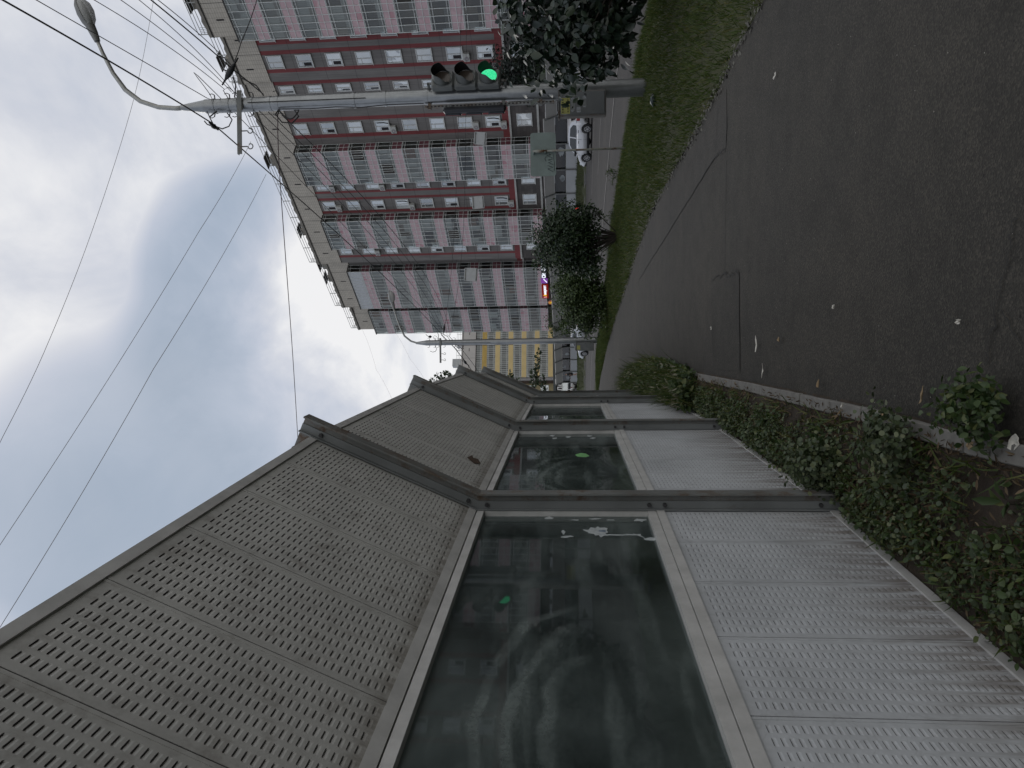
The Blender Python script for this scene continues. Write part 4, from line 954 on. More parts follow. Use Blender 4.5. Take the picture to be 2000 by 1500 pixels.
fan = MB(); fan.tube([(.28, -.35, .28), (.28, -.341, .28)], [.22, .22], 16); fan.tube([(.28, -.356, .28), (.28, -.351, .28)], [.07, .07], 10, 1); fan_m = fan.mesh('fan_grille', [M['cable_grey'], M['ac']])
pipe = MB(); pipe.tube([(.75, -.05, .45), (.95, -.06, .55), (1.1, -.05, 1.2), (1.1, -.05, 1.9)], .035, 6); pipe_m = pipe.mesh('pipe', [M['cable']])
COLS = {'A': (34.45, .3, 1.3), 'B': (37.07, .3, 1.3), 'C': (39.9, 0, .85), 'D': (44.55, 0, 1.3), 'E': (51.85, 0, 1.3), 'F': (54.72, 0, 1.3), 'G': (61.75, 0, 1.3), 'H': (17.5, .3, 1.3), 'I': (22.2, .3, 1.3)}
for cnm, (sl, w, W) in COLS.items():
    for k in range(8):
        z = L1+.98+FL*k
        add_window(sl, w, z, W)
        if (cnm, k) in ACs:
            a = link('air_conditioner', ac_m, apt); a.location = (S0-sl-.08+(.05 if k % 2 else 0), -w, z-.66); link('fan_grille', fan_m, a)
            if k % 2 == 0: link('pipe', pipe_m, a)
    if cnm not in 'C': 
        add_window(sl, w, L2+.62, 1.45); add_window(sl, w, L2-2.2, 1.45)
# balcony stacks
def balcony_meshes(W, D=1.2, low=False):
    n = round(W/.62); f = MB(); t = .022
    for k in range(n+1):
        x = W*k/n; f.box((x-t, -.035, 0), (x+t, .03, FL))
    for z in (.03, .55, 1.06, 1.26, 2.50, 2.74): f.box((0, -.030, z-t), (W, .025, z+t))
    for x in (0, W):
        for y in (D*.5, D-.05): f.box((x-t-.005, y-t, 0), (x+t+.005, y+t, FL))
        for z in (.03, .55, 1.06, 1.26, 2.5, 2.74): f.box((x-t, .03, z-t), (x+t, D-.03, z+t))
    f.box((.03, .035, FL-.09), (W-.03, D+.02, FL-.005), 1)
    p = MB(); p.box((.0, 0, .02), (W, .018, 1.06), 0)
    for x in (0, W): p.box((x-.009, .02, .02), (x+.009, D, 1.06), 1)
    g = MB(); g.quad((0, .006, 1.06), (W, .006, 1.06), (W, .006, FL-.02), (0, .006, FL-.02))
    for x in (0, W): g.quad((x, .02, 1.06), (x, D, 1.06), (x, D, FL-.02), (x, .02, FL-.02))
    c = MB(); c.quad((.06, .13, .9), (W-.06, .13, .9), (W-.06, .13, FL-.1), (.06, .13, FL-.1)); c.quad((.06, D-.02, .1), (W-.06, D-.02, .1), (W-.06, D-.02, FL-.1), (.06, D-.02, FL-.1))
    wv = MB(); wv.box((.02, -.005, 1.08), (W-.02, .004, FL-.06))
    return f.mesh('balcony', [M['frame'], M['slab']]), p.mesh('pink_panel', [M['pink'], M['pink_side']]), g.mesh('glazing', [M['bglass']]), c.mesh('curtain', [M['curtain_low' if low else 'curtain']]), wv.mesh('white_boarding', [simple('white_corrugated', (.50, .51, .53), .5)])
STK = [(24.4, 32.55, 3.3, 1.2), (45.85, 50.1, 1.2, 1.2), (55.4, 59.7, 1.2, 1.2), (65.55, 72.7, -.6, 1.2), (75.7, 80.7, -2.6, 1.2), (2.0, 10.0, 3.3, 1.2)]
for si, (s0, s1, wf, D) in enumerate(STK):
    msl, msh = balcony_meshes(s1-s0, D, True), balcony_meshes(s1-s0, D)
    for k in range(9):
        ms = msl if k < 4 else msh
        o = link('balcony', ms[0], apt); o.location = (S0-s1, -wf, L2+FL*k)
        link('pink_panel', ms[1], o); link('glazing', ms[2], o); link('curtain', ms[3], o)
        if si == 3 and k == 8: link('white_boarding', ms[4], o)['label'] = 'white boarded top balcony'
        Wd = s1-s0; nn_ = round(Wd/.62); cw = Wd/nn_; rv = random.Random(si*31+k)
        if rv.random() < .62:           # blinds, boards and shelves people have put up behind the panes
            b = MB()
            for _ in range(rv.choice((1, 1, 2, 3))):
                a = rv.randrange(nn_-1); m = min(nn_, a+rv.choice((1, 2, 2, 3, 4))); zt_ = rv.choice((2.7, 2.7, 2.45, 2.0)); zb_ = rv.choice((1.1, 1.1, 1.5, 1.9))
                if zt_-zb_ > .3: b.box((a*cw+.03, .06, zb_), (m*cw-.03, .075, zt_), rv.choice((0, 0, 1, 2, 3)))
            if b.f: link('blind', b.mesh('blind', [M['blind_white'], M['blind_grey'], M['blind_warm'], M['blind_dark']]), o)
        if rv.random() < .38:           # casements left open
            b = MB()
            for _ in range(rv.choice((1, 1, 2))):
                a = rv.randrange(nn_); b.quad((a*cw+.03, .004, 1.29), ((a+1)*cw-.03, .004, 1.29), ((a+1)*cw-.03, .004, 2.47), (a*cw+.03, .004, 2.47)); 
                b.box(((a+1)*cw-.02, -.36, 1.30), ((a+1)*cw+.01, -.04, 1.33), 1); b.box(((a+1)*cw-.02, -.36, 2.43), ((a+1)*cw+.01, -.04, 2.46), 1); b.box(((a+1)*cw-.02, -.36, 1.33), ((a+1)*cw+.01, -.33, 2.43), 1)
            link('open_casement', b.mesh('open_casement', [M['room_dark'], M['frame']]), o)
    b = MB(); b.box((S0-s1-.1, -wf-.08, TOP+.0), (S0-s0+.1, -wf+D, TOP+.12)); b.build('balcony_roof', M['coping'], apt)
    b = MB(); b.box((S0-s1+.2, -wf+.4, .2), (S0-s0-.2, -wf+D, L2-.02)); b.build('shop_front', M['brick'], apt)
    b = MB()
    for q in range(int((s1-s0)/1.5)): x = S0-s1+.5+q*1.45; b.box((x, -wf+.36, 1.0), (x+1.0, -wf+.398, 3.4))
    b.build('shop_window', M['pane'], apt)
# lit shop signs on the front
def at_apt(s, w, z): return P0 - eV*0 + Vector((0, 0, z)) + eV*(s-S0) + nV*w
def flat_sign(name, s, w, z, label, cat): return empty(name, at_apt(s, w, z), AB-math.pi/2, label, cat)
M['em_white'] = emis('lit_letters', (.85, .9, 1.0), 1.25); M['em_yel'] = emis('lit_yellow', (1.0, .55, .06), .85); M['em_pink'] = emis('lit_pink', (1.0, .45, .5), .9)
M['em_red'] = emis('lit_red_face', (.45, .028, .018), .38); M['em_purple'] = emis('lit_purple', (.30, .09, .50), .6); M['em_violet'] = emis('lit_violet', (.12, .08, .35), .7)
sg1 = flat_sign('shop_sign', 69.75, -.35, 4.38, 'lit red shop sign with yellow and white lettering under the pink balconies', 'shop sign')
b = MB(); b.bbox((-1.30, -.06, -.42), (1.30, .10, .42), .02); b.build('sign_face', M['em_red'], sg1)
text_obj('1', .52, M['em_pink'], sg1, (-1.02, -.08, 0), bold=.02); text_obj('А', .55, M['em_yel'], sg1, (-.66, -.08, 0), bold=.03); text_obj('маркет', .50, M['em_white'], sg1, (.36, -.08, .02), bold=.012)
sg2 = flat_sign('shop_sign', 66.0, -.35, 4.42, 'dark shop sign with white letters and purple square, right of the red sign', 'shop sign')
b = MB(); b.box((-2.3, -.02, -.33), (2.45, .10, .33)); b.build('sign_board', M['black'], sg2)
b = MB(); b.box((-2.15, -.05, -.42), (-1.25, -.021, .42)); q = b.build('sign_square', M['em_purple'], sg2); b = MB(); b.prism([(-2.05,-.3),(-1.9,-.35),(-1.3,.05),(-1.4,.12)], -.06, -.052, 'y'); b.build('sign_mark', M['em_white'], q)
text_obj('СИ', .62, M['em_white'], sg2, (-.72, -.05, 0), bold=.02); text_obj('СХ', .62, M['em_white'], sg2, (.55, -.05, 0), bold=.02); text_obj('/', .62, M['em_white'], sg2, (1.38, -.05, 0), bold=.02); text_obj('Z', .62, M['em_violet'], sg2, (1.95, -.05, 0), bold=.02)
sg3 = flat_sign('shop_sign', 71.9, -.30, 3.70, 'small round orange sign with a yellow triangle below the red shop sign', 'shop sign')
b = MB(); b.tube([(0, .05, 0), (0, -.03, 0)], [.36, .36], 24); b.build('sign_disc', emis('lit_orange', (.55, .20, .10), .5), sg3); b = MB(); b.prism([(-.27,-.18),(.27,-.18),(0,.29)], -.045, -.032, 'y'); b.build('sign_triangle', emis('lit_amber', (.75, .45, .03), .7), sg3)

# ------------------------------------------------------------------ yellow apartment block far behind
M['ochre'] = simple('ochre_panel', (.66, .50, .24), .6, var=.08, sc=1); M['ochre2'] = tile('ochre_tiles', (.50, .33, .09), (.56, .38, .11), .6, .45, (.45, .36, .16), True)
M['pale'] = simple('pale_grey_wall', (.52, .49, .47), .8, var=.1, sc=.6)
M['ywall'] = simple('yellow_wall_dark', (.36, .30, .17), .8, var=.12, sc=.5)  # darker yellow on the set-back left section
M['curtain_y'] = curtain_mat('curtains_far', [(0, (.06, .06, .06)), (.2, (.18, .175, .17)), (.35, (.30, .30, .29)), (.5, (.22, .22, .215)), (.62, (.40, .39, .375)), (.82, (.58, .53, .49))])
YA = R(17)
yb = empty('yellow_block', (1.75, 150, .2), YA, 'yellow banded apartment block with glazed balconies in the distance beyond the far pole', 'apartment building')
W, YT = 34.0, 24.0
b = MB(); b.box((-.4, 1.2, 0), (W, 14, YT-3.2)); b.box((-9, 3.2, 0), (-.41, 14, YT-3.2), 1); b.build('wall', [M['pale'], M['ywall']], yb)
b = MB(); b.box((-.5, -.1, YT-3.1), (W, 14, YT)); b.box((-9.1, 2.9, YT-3.1), (-.51, 14, YT-.3)); b.build('parapet', M['pale'], yb)
b = MB(); b.box((-.55, -.16, YT-.32), (W, .1, YT-.24)); b.box((-.55, -.12, YT-3.2), (W, .3, YT-3.05)); b.build('coping', M['coping'], yb)
b = MB(); 
for k in range(9): x = 2.2+3.7*k; b.box((x-.35, -.105, YT-1.75), (x+.35, -.101, YT-1.6)); b.box((x+1.8, -.105, YT-3.0), (x+1.84, -.101, YT-.4))
b.build('panel_joint', M['coping'], yb)
b = MB()
for k in range(15): b.box((2.4*k-.03, .4, YT), (2.4*k+.03, .46, YT+1.1))
for z in (.4, .75, 1.1): b.box((0, .41, YT+z-.03), (W, .45, YT+z+.03))
b.build('roof_railing', M['white_paint'], yb)
for x, w_, h in ((3.0, 1.6, 2.2), (7.5, 1.0, 1.3), (11.5, .8, 1.6)):
    b = MB(); b.box((x, 2, YT-.1), (x+w_, 3.4, YT+h)); b.build('roof_vent', M['plate'], yb)
f = MB(); n = 40
for k in range(n+1): x = 17.0*k/n; f.box((x-.035, -.04, 0), (x+.035, .02, 1.75))
for z in (.05, .35, 1.45, 1.7): f.box((0, -.03, z-.035), (17.0, .02, z+.035))
fm = f.mesh('balcony', [M['frame']])
p = MB(); p.box((0, -.03, -1.02), (17.0, .3, -.02)); pm = p.mesh('parapet_band', [M['ochre']]); pm2 = p.mesh('parapet_band', [M['ochre2']])
g = MB(); g.quad((0, 0, 0), (17, 0, 0), (17, 0, 1.75), (0, 0, 1.75)); gm = g.mesh('glazing', [M['bglass']])
c = MB(); c.quad((0, .35, -.2), (17, .35, -.2), (17, .35, 1.75), (0, .35, 1.75)); cm = c.mesh('curtain', [M['curtain_y']])
for k in range(6):
    for j in range(2):
        z = 5.55+2.8*k; o = link('balcony', fm, yb); o.location = (17.05*j-.3, 0, z)
        link('parapet_band', pm2 if k == 5 else pm, o); link('glazing', gm, o); link('curtain', cm, o)
        b = MB(); b.box((0, .3, 1.76), (17, 1.2, 1.8)); b.build('slab', M['slab'], o)
for k in range(6):
    b = MB(); z = 5.55+2.8*k; b.box((-8.5, 3.12, z), (-1.2, 3.19, z+1.7)); o = b.build('window', M['pane'], yb)
    b = MB()
    for q in range(8): b.box((-8.5+q*1.04-.04, 3.08, z), (-8.5+q*1.04+.04, 3.118, z+1.7))
    b.build('window_frame', M['frame'], o)
b = MB(); b.box((-.9, 2.3, 0), (-.5, 3.0, YT-3.2)); b.box((-4.5, 3.0, 4.0), (-4.2, 3.1, YT-3.2)); b.build('downpipe', simple('brown_pipe', (.09, .06, .045), .8), yb)
b = MB(); b.box((-9.2, -.6, 3.9), (W, 3, 4.45)); b.build('awning', simple('dark_awning', (.06, .07, .075), .6), yb)
b = MB(); b.box((-9, .4, 0), (W, 1.0, 3.9)); o = b.build('shop_front', M['brick'], yb)
b = MB()
for q in range(24): b.box((-8.8+1.75*q, .30, 2.4), (-8.65+1.75*q, .38, 3.9))
b.build('shop_mullion', M['frame'], yb)
b = MB(); b.box((-7.2, -.5, .2), (-1.6, -.42, 2.7)); b.box((-7.0, -.56, .3), (-4.6, -.501, 2.5), 1); b.box((-4.3, -.56, .3), (-1.9, -.501, 2.5), 1); b.build('shop_window', [M['frame'], M['pane']], yb)
M['lett'] = simple('white_letters', (.75, .75, .76), .5)
ls = empty('shop_sign', (-1.05, 147.6, 3.2), YA, 'large white standing letters over the shops of the yellow block', 'shop sign')
text_obj('ОЛ', 1.35, M['lett'], ls, (-.55, 0, 0), bold=.03); text_obj('(', 1.3, M['lett'], ls, (.75, 0, .1), bold=.03)
b = MB(); b.bbox((.9, -.05, .35), (2.0, .05, 1.05), .02); o = b.build('notice_board', M['pale'], ls); b = MB(); b.box((1.2, -.06, .5), (1.35, -.052, .85)); b.box((1.55, -.06, .45), (1.75, -.052, .7)); b.build('board_print', M['ink'], o)

# ------------------------------------------------------------------ far noise barrier
FB0 = Vector((19.36, 65.0)); FBd = (Vector((.70, 98.0))-FB0).normalized(); FBa = math.atan2(-FBd.x, FBd.y)
fb_ang = math.atan2(-FBd.y, -FBd.x)         # local x runs to the right as seen from the path, faces -y
def far_mats():
    gl = clear_glass('far_barrier_glass', (.42, .48, .48), 1.6)
    return gl
M['fglass'] = far_mats(); M['smear'] = simple('pale_film', (.22, .235, .24), .8, var=.5, sc=1.5)
M['far_up'] = simple('far_panel_upper', (.33, .32, .30), .55, var=.08, sc=.7); M['far_lo'] = simple('far_panel_lower', (.36, .365, .37), .55, var=.10, sc=.7)
fb = empty('noise_barrier', (FB0.x, FB0.y, .55), 0, 'long grey noise barrier across the road in front of the apartment block', 'noise barrier')
me_fu = sheet_panel('perforated_panel', 1.02, [M['far_up'], M['trim']]); me_fl = sheet_panel('perforated_panel', 1.02, [M['far_lo'], M['trim']])
b = MB(); b.box((.014, .03, .04), (BAYL-.014, .042, 1.01)); me_fg = b.mesh('glass_pane', [M['fglass']])
me_fp = post_mesh('post')
rr = random.Random(9)
def fpos(i): return FB0+FBd*(3.0*i)
i0, i1 = -9, 13
for i in range(i0, i1+1):
    p = fpos(i); z = base_z(p.x, p.y)+berm(p.x, p.y)-.08
    q = link('post', me_fp, fb); q.location = (p.x-FB0.x, p.y-FB0.y, z-.55); q.rotation_euler = (0, 0, fb_ang)
    if i == i0: continue
    zz = z-.55
    for nm, me, dz, rx in (('perforated_panel', me_fl, .03, 0), ('perforated_panel', me_fu, ZK+.004, LEAN), ('glass_pane', me_fg, ZR, 0)):
        o = link(nm, me, fb); o.location = (p.x-FB0.x, p.y-FB0.y, zz+dz); o.rotation_euler = (rx, 0, fb_ang)
    if i > -4 and rr.random() < .75:       # pale smeared film on some panes
        for _ in range(rr.choice((1, 1, 2))):
            cx, cz, w_, h = rr.uniform(.6, 2.4), rr.uniform(.3, .75), rr.uniform(.25, .75), rr.uniform(.14, .32)
            b = MB(); b.prism([(cx+w_*math.cos(a)*rr.uniform(.6, 1.1), cz+h*math.sin(a)*rr.uniform(.6, 1.1)) for a in [k*math.pi/6 for k in range(12)]], .0275, .0295, 'y'); s_ = b.build('smear', M['smear'], o)

# ------------------------------------------------------------------ cars
M['tyre'] = simple('tyre', (.016, .016, .017), .85); M['alloy'] = simple('alloy_rim', (.42, .42, .43), .35); M['carglass'] = simple('car_glass', (.02, .024, .026), .06, spec=.8); M['trim_black'] = simple('car_trim', (.014, .014, .015), .5)
M['tail'] = emis('tail_light', (1, .04, .03), 1.6); M['tail_off'] = simple('tail_light_off', (.25, .02, .02), .2); M['headl'] = simple('headlamp', (.55, .57, .58), .1); M['brightglint'] = emis('head_lamp_lit', (1, .98, .95), 1.0)
def car_paint(name, c):
    m, nt = new_mat(name); N = NT(nt); b = principled(N, c, .35, .35, coat=.7); out(N, b.outputs[0]); return m
def make_car(loc, ang, label, paint, L=3.95, lit=False, group='cars in the traffic', kind='hatchback', wide=1.68):
    """local: x forward, y left, z up"""
    root = empty('parked_car' if 'parked' in label else 'car', loc, ang, label, 'car', group)
    h = L/2; hw = wide/2; wf, wb, wr = h-.80, -h+.68, .305
    # lower body: stations of half-width/height
    if kind == 'hatchback':
        deck = [(-h, .62, .92), (-h+.05, .50, 1.0), (-h+.25, .40, 1.0), (-.9, .30, .95), (.3, .26, .93), (.85, .26, .92), (h-.5, .30, .80), (h-.12, .38, .66), (h, .42, .55)]
        roof = [(-h+.10, .99), (-h+.32, 1.30), (-h+.75, 1.455), (-.35, 1.49), (.22, 1.44), (.62, 1.24), (1.02, .93)]
    else:
        deck = [(-h, .55, .90), (-h+.06, .45, .98), (-h+.5, .36, 1.0), (-1.1, .28, .96), (.3, .26, .93), (.85, .26, .92), (h-.5, .30, .80), (h-.12, .38, .66), (h, .42, .55)]
        roof = [(-h+.62, .99), (-h+1.05, 1.28), (-.75, 1.42), (-.2, 1.45), (.25, 1.40), (.65, 1.22), (1.08, .93)]
    b = MB(); rings = []
    def arch(x):
        for c in (wf, wb):
            d = abs(x-c)
            if d < wr+.06: return math.sqrt(max(0, (wr+.06)**2-d*d))
        return 0
    xs = sorted(set([d[0] for d in deck]+[c+(wr+.06)*math.cos(a) for c in (wf, wb) for a in np.linspace(0, math.pi, 9)]+[-.5, 0, .5]))
    for x in xs:
        for (xa, ba, ta), (xb, bb, tb) in zip(deck, deck[1:]):
            if xa <= x <= xb: f = (x-xa)/(xb-xa); bt = ba+(bb-ba)*f; tp = ta+(tb-ta)*f; break
        lo = max(min(bt, .30) if abs(x) < h-.3 else bt, .20); a = arch(x)
        if a: lo = max(lo, .295+a-.02)
        e = 1-.16*ss(h-.55, h, abs(x)); w = hw*e
        rings.append([(x, w-.06, lo), (x, w, max(lo+.02, lo+.1*(tp-lo))), (x, w+.012, lo+.45*(tp-lo)), (x, w-.02, tp-.10*(tp-lo)), (x, w-.09, tp), (x, 0, tp+.02), (x, -w+.09, tp), (x, -w+.02, tp-.10*(tp-lo)), (x, -w-.012, lo+.45*(tp-lo)), (x, -w, max(lo+.02, lo+.1*(tp-lo))), (x, -w+.06, lo)])
    n = 11; vs = [v for r_ in rings for v in r_]; fs = []
    for i in range(len(rings)-1):
        for k in range(n): j = (k+1) % n; fs.append((i*n+k, i*n+j, i*n+n+j, i*n+n+k))
    fs += [tuple(range(n)), tuple(range((len(rings)-1)*n, len(rings)*n))[::-1]]
    b.add(vs, fs); body = b.build('body', paint, root, True); autosmooth(body, 40)
    # cabin shell
    b = MB(); vs = []; 
    for x, z in roof:
        t = (z-.93)/.55; w = hw-.10-.17*t; vs += [(x, w, z-.0), (x, w*.78, z+.015*(t > .5)), (x, 0, z+.03*(t > .5)), (x, -w*.78, z+.015*(t > .5)), (x, -w, z)]
    fs = []
    for i in range(len(roof)-1):
        for k in range(4): fs.append((i*5+k, i*5+k+1, i*5+6+k, i*5+5+k))
    side = [i*5 for i in range(len(roof))]; fs += [tuple(side), tuple([i*5+4 for i in range(len(roof))][::-1])]
    b.add(vs, fs); cab = b.build('roof', paint, root, True); autosmooth(cab, 35)
    def Y(z, sg): return sg*(hw-.10-.17*(z-.93)/.55+.006)
    lo_z = .985; rx = [p for p in roof if p[1] > 1.2]
    for sg in (1, -1):
        xa, xb = roof[0][0], roof[-1][0]
        zt = 1.385 if kind == 'hatchback' else 1.35
        split = -.42
        rear = [(roof[1][0]+.15, lo_z), (split-.05, lo_z), (split-.05, zt), (roof[2][0]+.02, zt-.03), (roof[1][0]+.16, 1.18)]
        front = [(split+.04, lo_z), (roof[-1][0]-.16, lo_z), (roof[-2][0]-.05, 1.22), (.2, zt-.01), (split+.04, zt)]
        for poly in (rear, front):
            b = MB(); b.add([(x, Y(z, sg), z) for x, z in poly], [tuple(range(len(poly)))]); b.build('side_window', M['carglass'], root)
        b = MB(); b.box((roof[-1][0]-.30, sg*(hw-.06)-.10, .98), (roof[-1][0]-.17, sg*(hw-.06)+.10, 1.10)); b.build('wing_mirror', M['trim_black'], root)
        for x in (-.20, -1.02):
            b = MB(); b.box((x-.09, sg*(hw+.004)-.012, .83), (x+.09, sg*(hw+.004)+.012, .865)); b.build('door_handle', M['trim_black'], root)
        b = MB()
        for x in (split, .80): b.box((x-.004, sg*(hw+.006)-.004, .36), (x+.004, sg*(hw+.006)+.004, .92))
        b.box((-1.0, sg*(hw+.0)-.012, .26), (.9, sg*(hw+.0)+.012, .33)); b.build('door_gap', M['trim_black'], root)
        for cx in (wf, wb):
            b = MB(); b.tube([(cx, sg*(hw-.21), wr), (cx, sg*(hw-.19), wr), (cx, sg*(hw-.02), wr), (cx, sg*(hw-.0), wr)], [wr-.03, wr, wr, wr-.03], 24); wl = b.build('wheel', M['tyre'], root)
            b = MB(); b.tube([(cx, sg*(hw+.002), wr), (cx, sg*(hw+.006), wr)], [.20, .19], 20, 1)
            for k in range(7):
                a = 2*math.pi*k/7; b.tube([(cx+.04*math.cos(a), sg*(hw+.012), wr+.04*math.sin(a)), (cx+.185*math.cos(a), sg*(hw+.012), wr+.185*math.sin(a))], .020, 5)
            b.tube([(cx, sg*(hw+.008), wr), (cx, sg*(hw+.012), wr)], [.055, .05], 10); b.tube([(cx+.19*math.cos(t), sg*(hw+.010), wr+.19*math.sin(t)) for t in np.linspace(0, 2*math.pi, 21)], .012, 5)
            b.build('rim', [M['alloy'], M['trim_black']], wl)
        b = MB(); b.bbox((h-.24, sg*(hw-.32)-.14, .60), (h-.055, sg*(hw-.32)+.14, .74), .03); b.build('headlight', M['brightglint'] if lit == 2 else M['headl'], root)
        b = MB(); b.bbox((-h-.015, sg*(hw-.20)-.11, .74), (-h+.16, sg*(hw-.20)+.10, .97), .03); b.build('tail_light', M['tail'] if lit else M['tail_off'], root)
    def slope(i, j, f0, f1, wf_, nm):
        (xa, za), (xb, zb) = roof[i], roof[j]; off = .012
        d = Vector((xb-xa, 0, zb-za)).normalized(); nn = Vector((-d.z, 0, d.x)) if xb < xa else Vector((d.z, 0, -d.x))
        if nn.z < 0: nn = -nn
        P = []
        for f, sg in ((f0, 1), (f1, 1), (f1, -1), (f0, -1)):
            x, z = xa+(xb-xa)*f, za+(zb-za)*f; w = (hw-.10-.17*(z-.93)/.55)*wf_; P.append((x+nn.x*(off+.02), sg*w, z+nn.z*(off+.02)))
        b = MB(); b.add(P, [(0, 1, 2, 3)]); b.build(nm, M['carglass'], root)
    slope(len(roof)-1, len(roof)-2, .12, .98, .86, 'windscreen'); slope(0, 1, .12, .95, .84, 'rear_window')
    b = MB(); b.box((-h-.006, -.26, .60), (-h+.02, .26, .71)); b.build('number_plate', M['white_paint'], root)
    b = MB(); b.bbox((-h-.02, -hw+.10, .36), (-h+.12, hw-.10, .50), .03); b.bbox((h-.14, -hw+.12, .30), (h+.0, hw-.12, .44), .03); b.build('bumper', M['trim_black'], root)
    b = MB(); b.box((-h+.35, -hw+.16, .16), (h-.4, hw-.16, .32)); b.build('underbody', M['trim_black'], root)
    return root
CA = math.pi/2+R(32)
make_car((15.75, 45.9, base_z(15, 45.9)-.115), CA, 'silver hatchback driving away behind the control box and the sign post', car_paint('paint_silver', (.62, .62, .63)), 3.72)
make_car((12.7, 60.8, base_z(14, 60)-.115), CA, 'pale saloon with lit red tail lights seen through the dark shrub', car_paint('paint_grey', (.45, .46, .47)), 4.4, True, kind='saloon')
make_car((4.05, 60.8, base_z(4, 60)-.115), CA+R(6), 'silver saloon with a lit tail light beside the far pole', car_paint('paint_silver_far', (.55, .56, .57)), 4.5, True, kind='saloon')
make_car((-1.55, 106.5, .22), R(200), 'white parked car by the left end of the far barrier', car_paint('paint_white', (.75, .75, .75)), 4.2, False, 'parked white cars', 'hatchback')
make_car((-2.7, 103.6, .22), R(215), 'white parked car nearest the barrier, mostly cut off by the post', car_paint('paint_white_b', (.72, .72, .72)), 4.3, False, 'parked white cars', 'saloon')

# ------------------------------------------------------------------ walking person in front of the far barrier
def person(loc, ang):
    z0 = 0
    J = {'pel': (0,0,.90), 'sp': (0,.0,1.10), 'ch': (0,.01,1.30), 'nk': (0,.02,1.46), 'hb': (0,.03,1.54), 'hd': (0,.04,1.64), 'ht': (0,.03,1.72),
         'sl': (.17,.01,1.40), 'el': (.22,-.05,1.14), 'wl': (.20,.08,.93), 'hl': (.20,.11,.85), 'sr': (-.17,.01,1.40), 'er': (-.22,-.02,1.14), 'wr': (-.22,.04,.90), 'hr': (-.22,.06,.82),
         'pl': (.09,0,.88), 'kl': (.10,.16,.48), 'al': (.10,.12,.09), 'tl': (.10,.28,.05), 'pr': (-.09,0,.88), 'kr': (-.10,-.02,.47), 'ar': (-.10,-.24,.12), 'tr': (-.10,-.12,.04)}
    rad = {'pel': .14, 'sp': .13, 'ch': .15, 'nk': .06, 'hb': .07, 'hd': .095, 'ht': .06, 'sl': .065, 'el': .045, 'wl': .033, 'hl': .04, 'sr': .065, 'er': .045, 'wr': .033, 'hr': .04,
           'pl': .095, 'kl': .06, 'al': .042, 'tl': .035, 'pr': .095, 'kr': .06, 'ar': .042, 'tr': .035}
    ed = [('pel','sp'),('sp','ch'),('ch','nk'),('nk','hb'),('hb','hd'),('hd','ht'),('ch','sl'),('sl','el'),('el','wl'),('wl','hl'),('ch','sr'),('sr','er'),('er','wr'),('wr','hr'),('pel','pl'),('pl','kl'),('kl','al'),('al','tl'),('pel','pr'),('pr','kr'),('kr','ar'),('ar','tr')]
    def skin(names, edges, name, infl, mat, parent, root_):
        me = bpy.data.meshes.new(name); ids = {k: i for i, k in enumerate(names)}
        me.from_pydata([J[k] for k in names], [(ids[a], ids[c]) for a, c in edges], []); o = link(name, me, parent); me.materials.append(mat)
        md = o.modifiers.new('skin', 'SKIN'); o.modifiers.new('sub', 'SUBSURF').render_levels = 1
        for k, i in ids.items():
            sv = me.skin_vertices[0].data[i]; sv.radius = (rad[k]+infl, rad[k]*.85+infl); sv.use_root = (k == root_)
        return o
    root = empty('person', loc, ang, 'person in black top and shorts walking in front of the far barrier', 'person')
    skin(list(J), ed, 'body', 0, simple('skin_tone', (.38, .24, .18), .6), root, 'pel')
    skin(['pel','sp','ch','sl','el','sr','er','nk'], [('pel','sp'),('sp','ch'),('ch','nk'),('ch','sl'),('sl','el'),('ch','sr'),('sr','er')], 'jacket', .022, M['black'], root, 'pel')
    J['ml'] = (.095,.08,.66); J['mr'] = (-.095,-.01,.66); rad['ml'] = .08; rad['mr'] = .08
    skin(['pel','pl','ml','pr','mr'], [('pel','pl'),('pl','ml'),('pel','pr'),('pr','mr')], 'shorts', .026, M['black'], root, 'pel')
    skin(['hd','ht'], [('hd','ht')], 'hair', .018, M['black'], root, 'hd')
    for a, t in (('al','tl'), ('ar','tr')): skin([a, t], [(a, t)], 'shoe', .018, M['trim_black'], root, a)
person((1.17, 92.6, base_z(1, 92.6)+berm(1.17, 92.6)-.02), R(60))

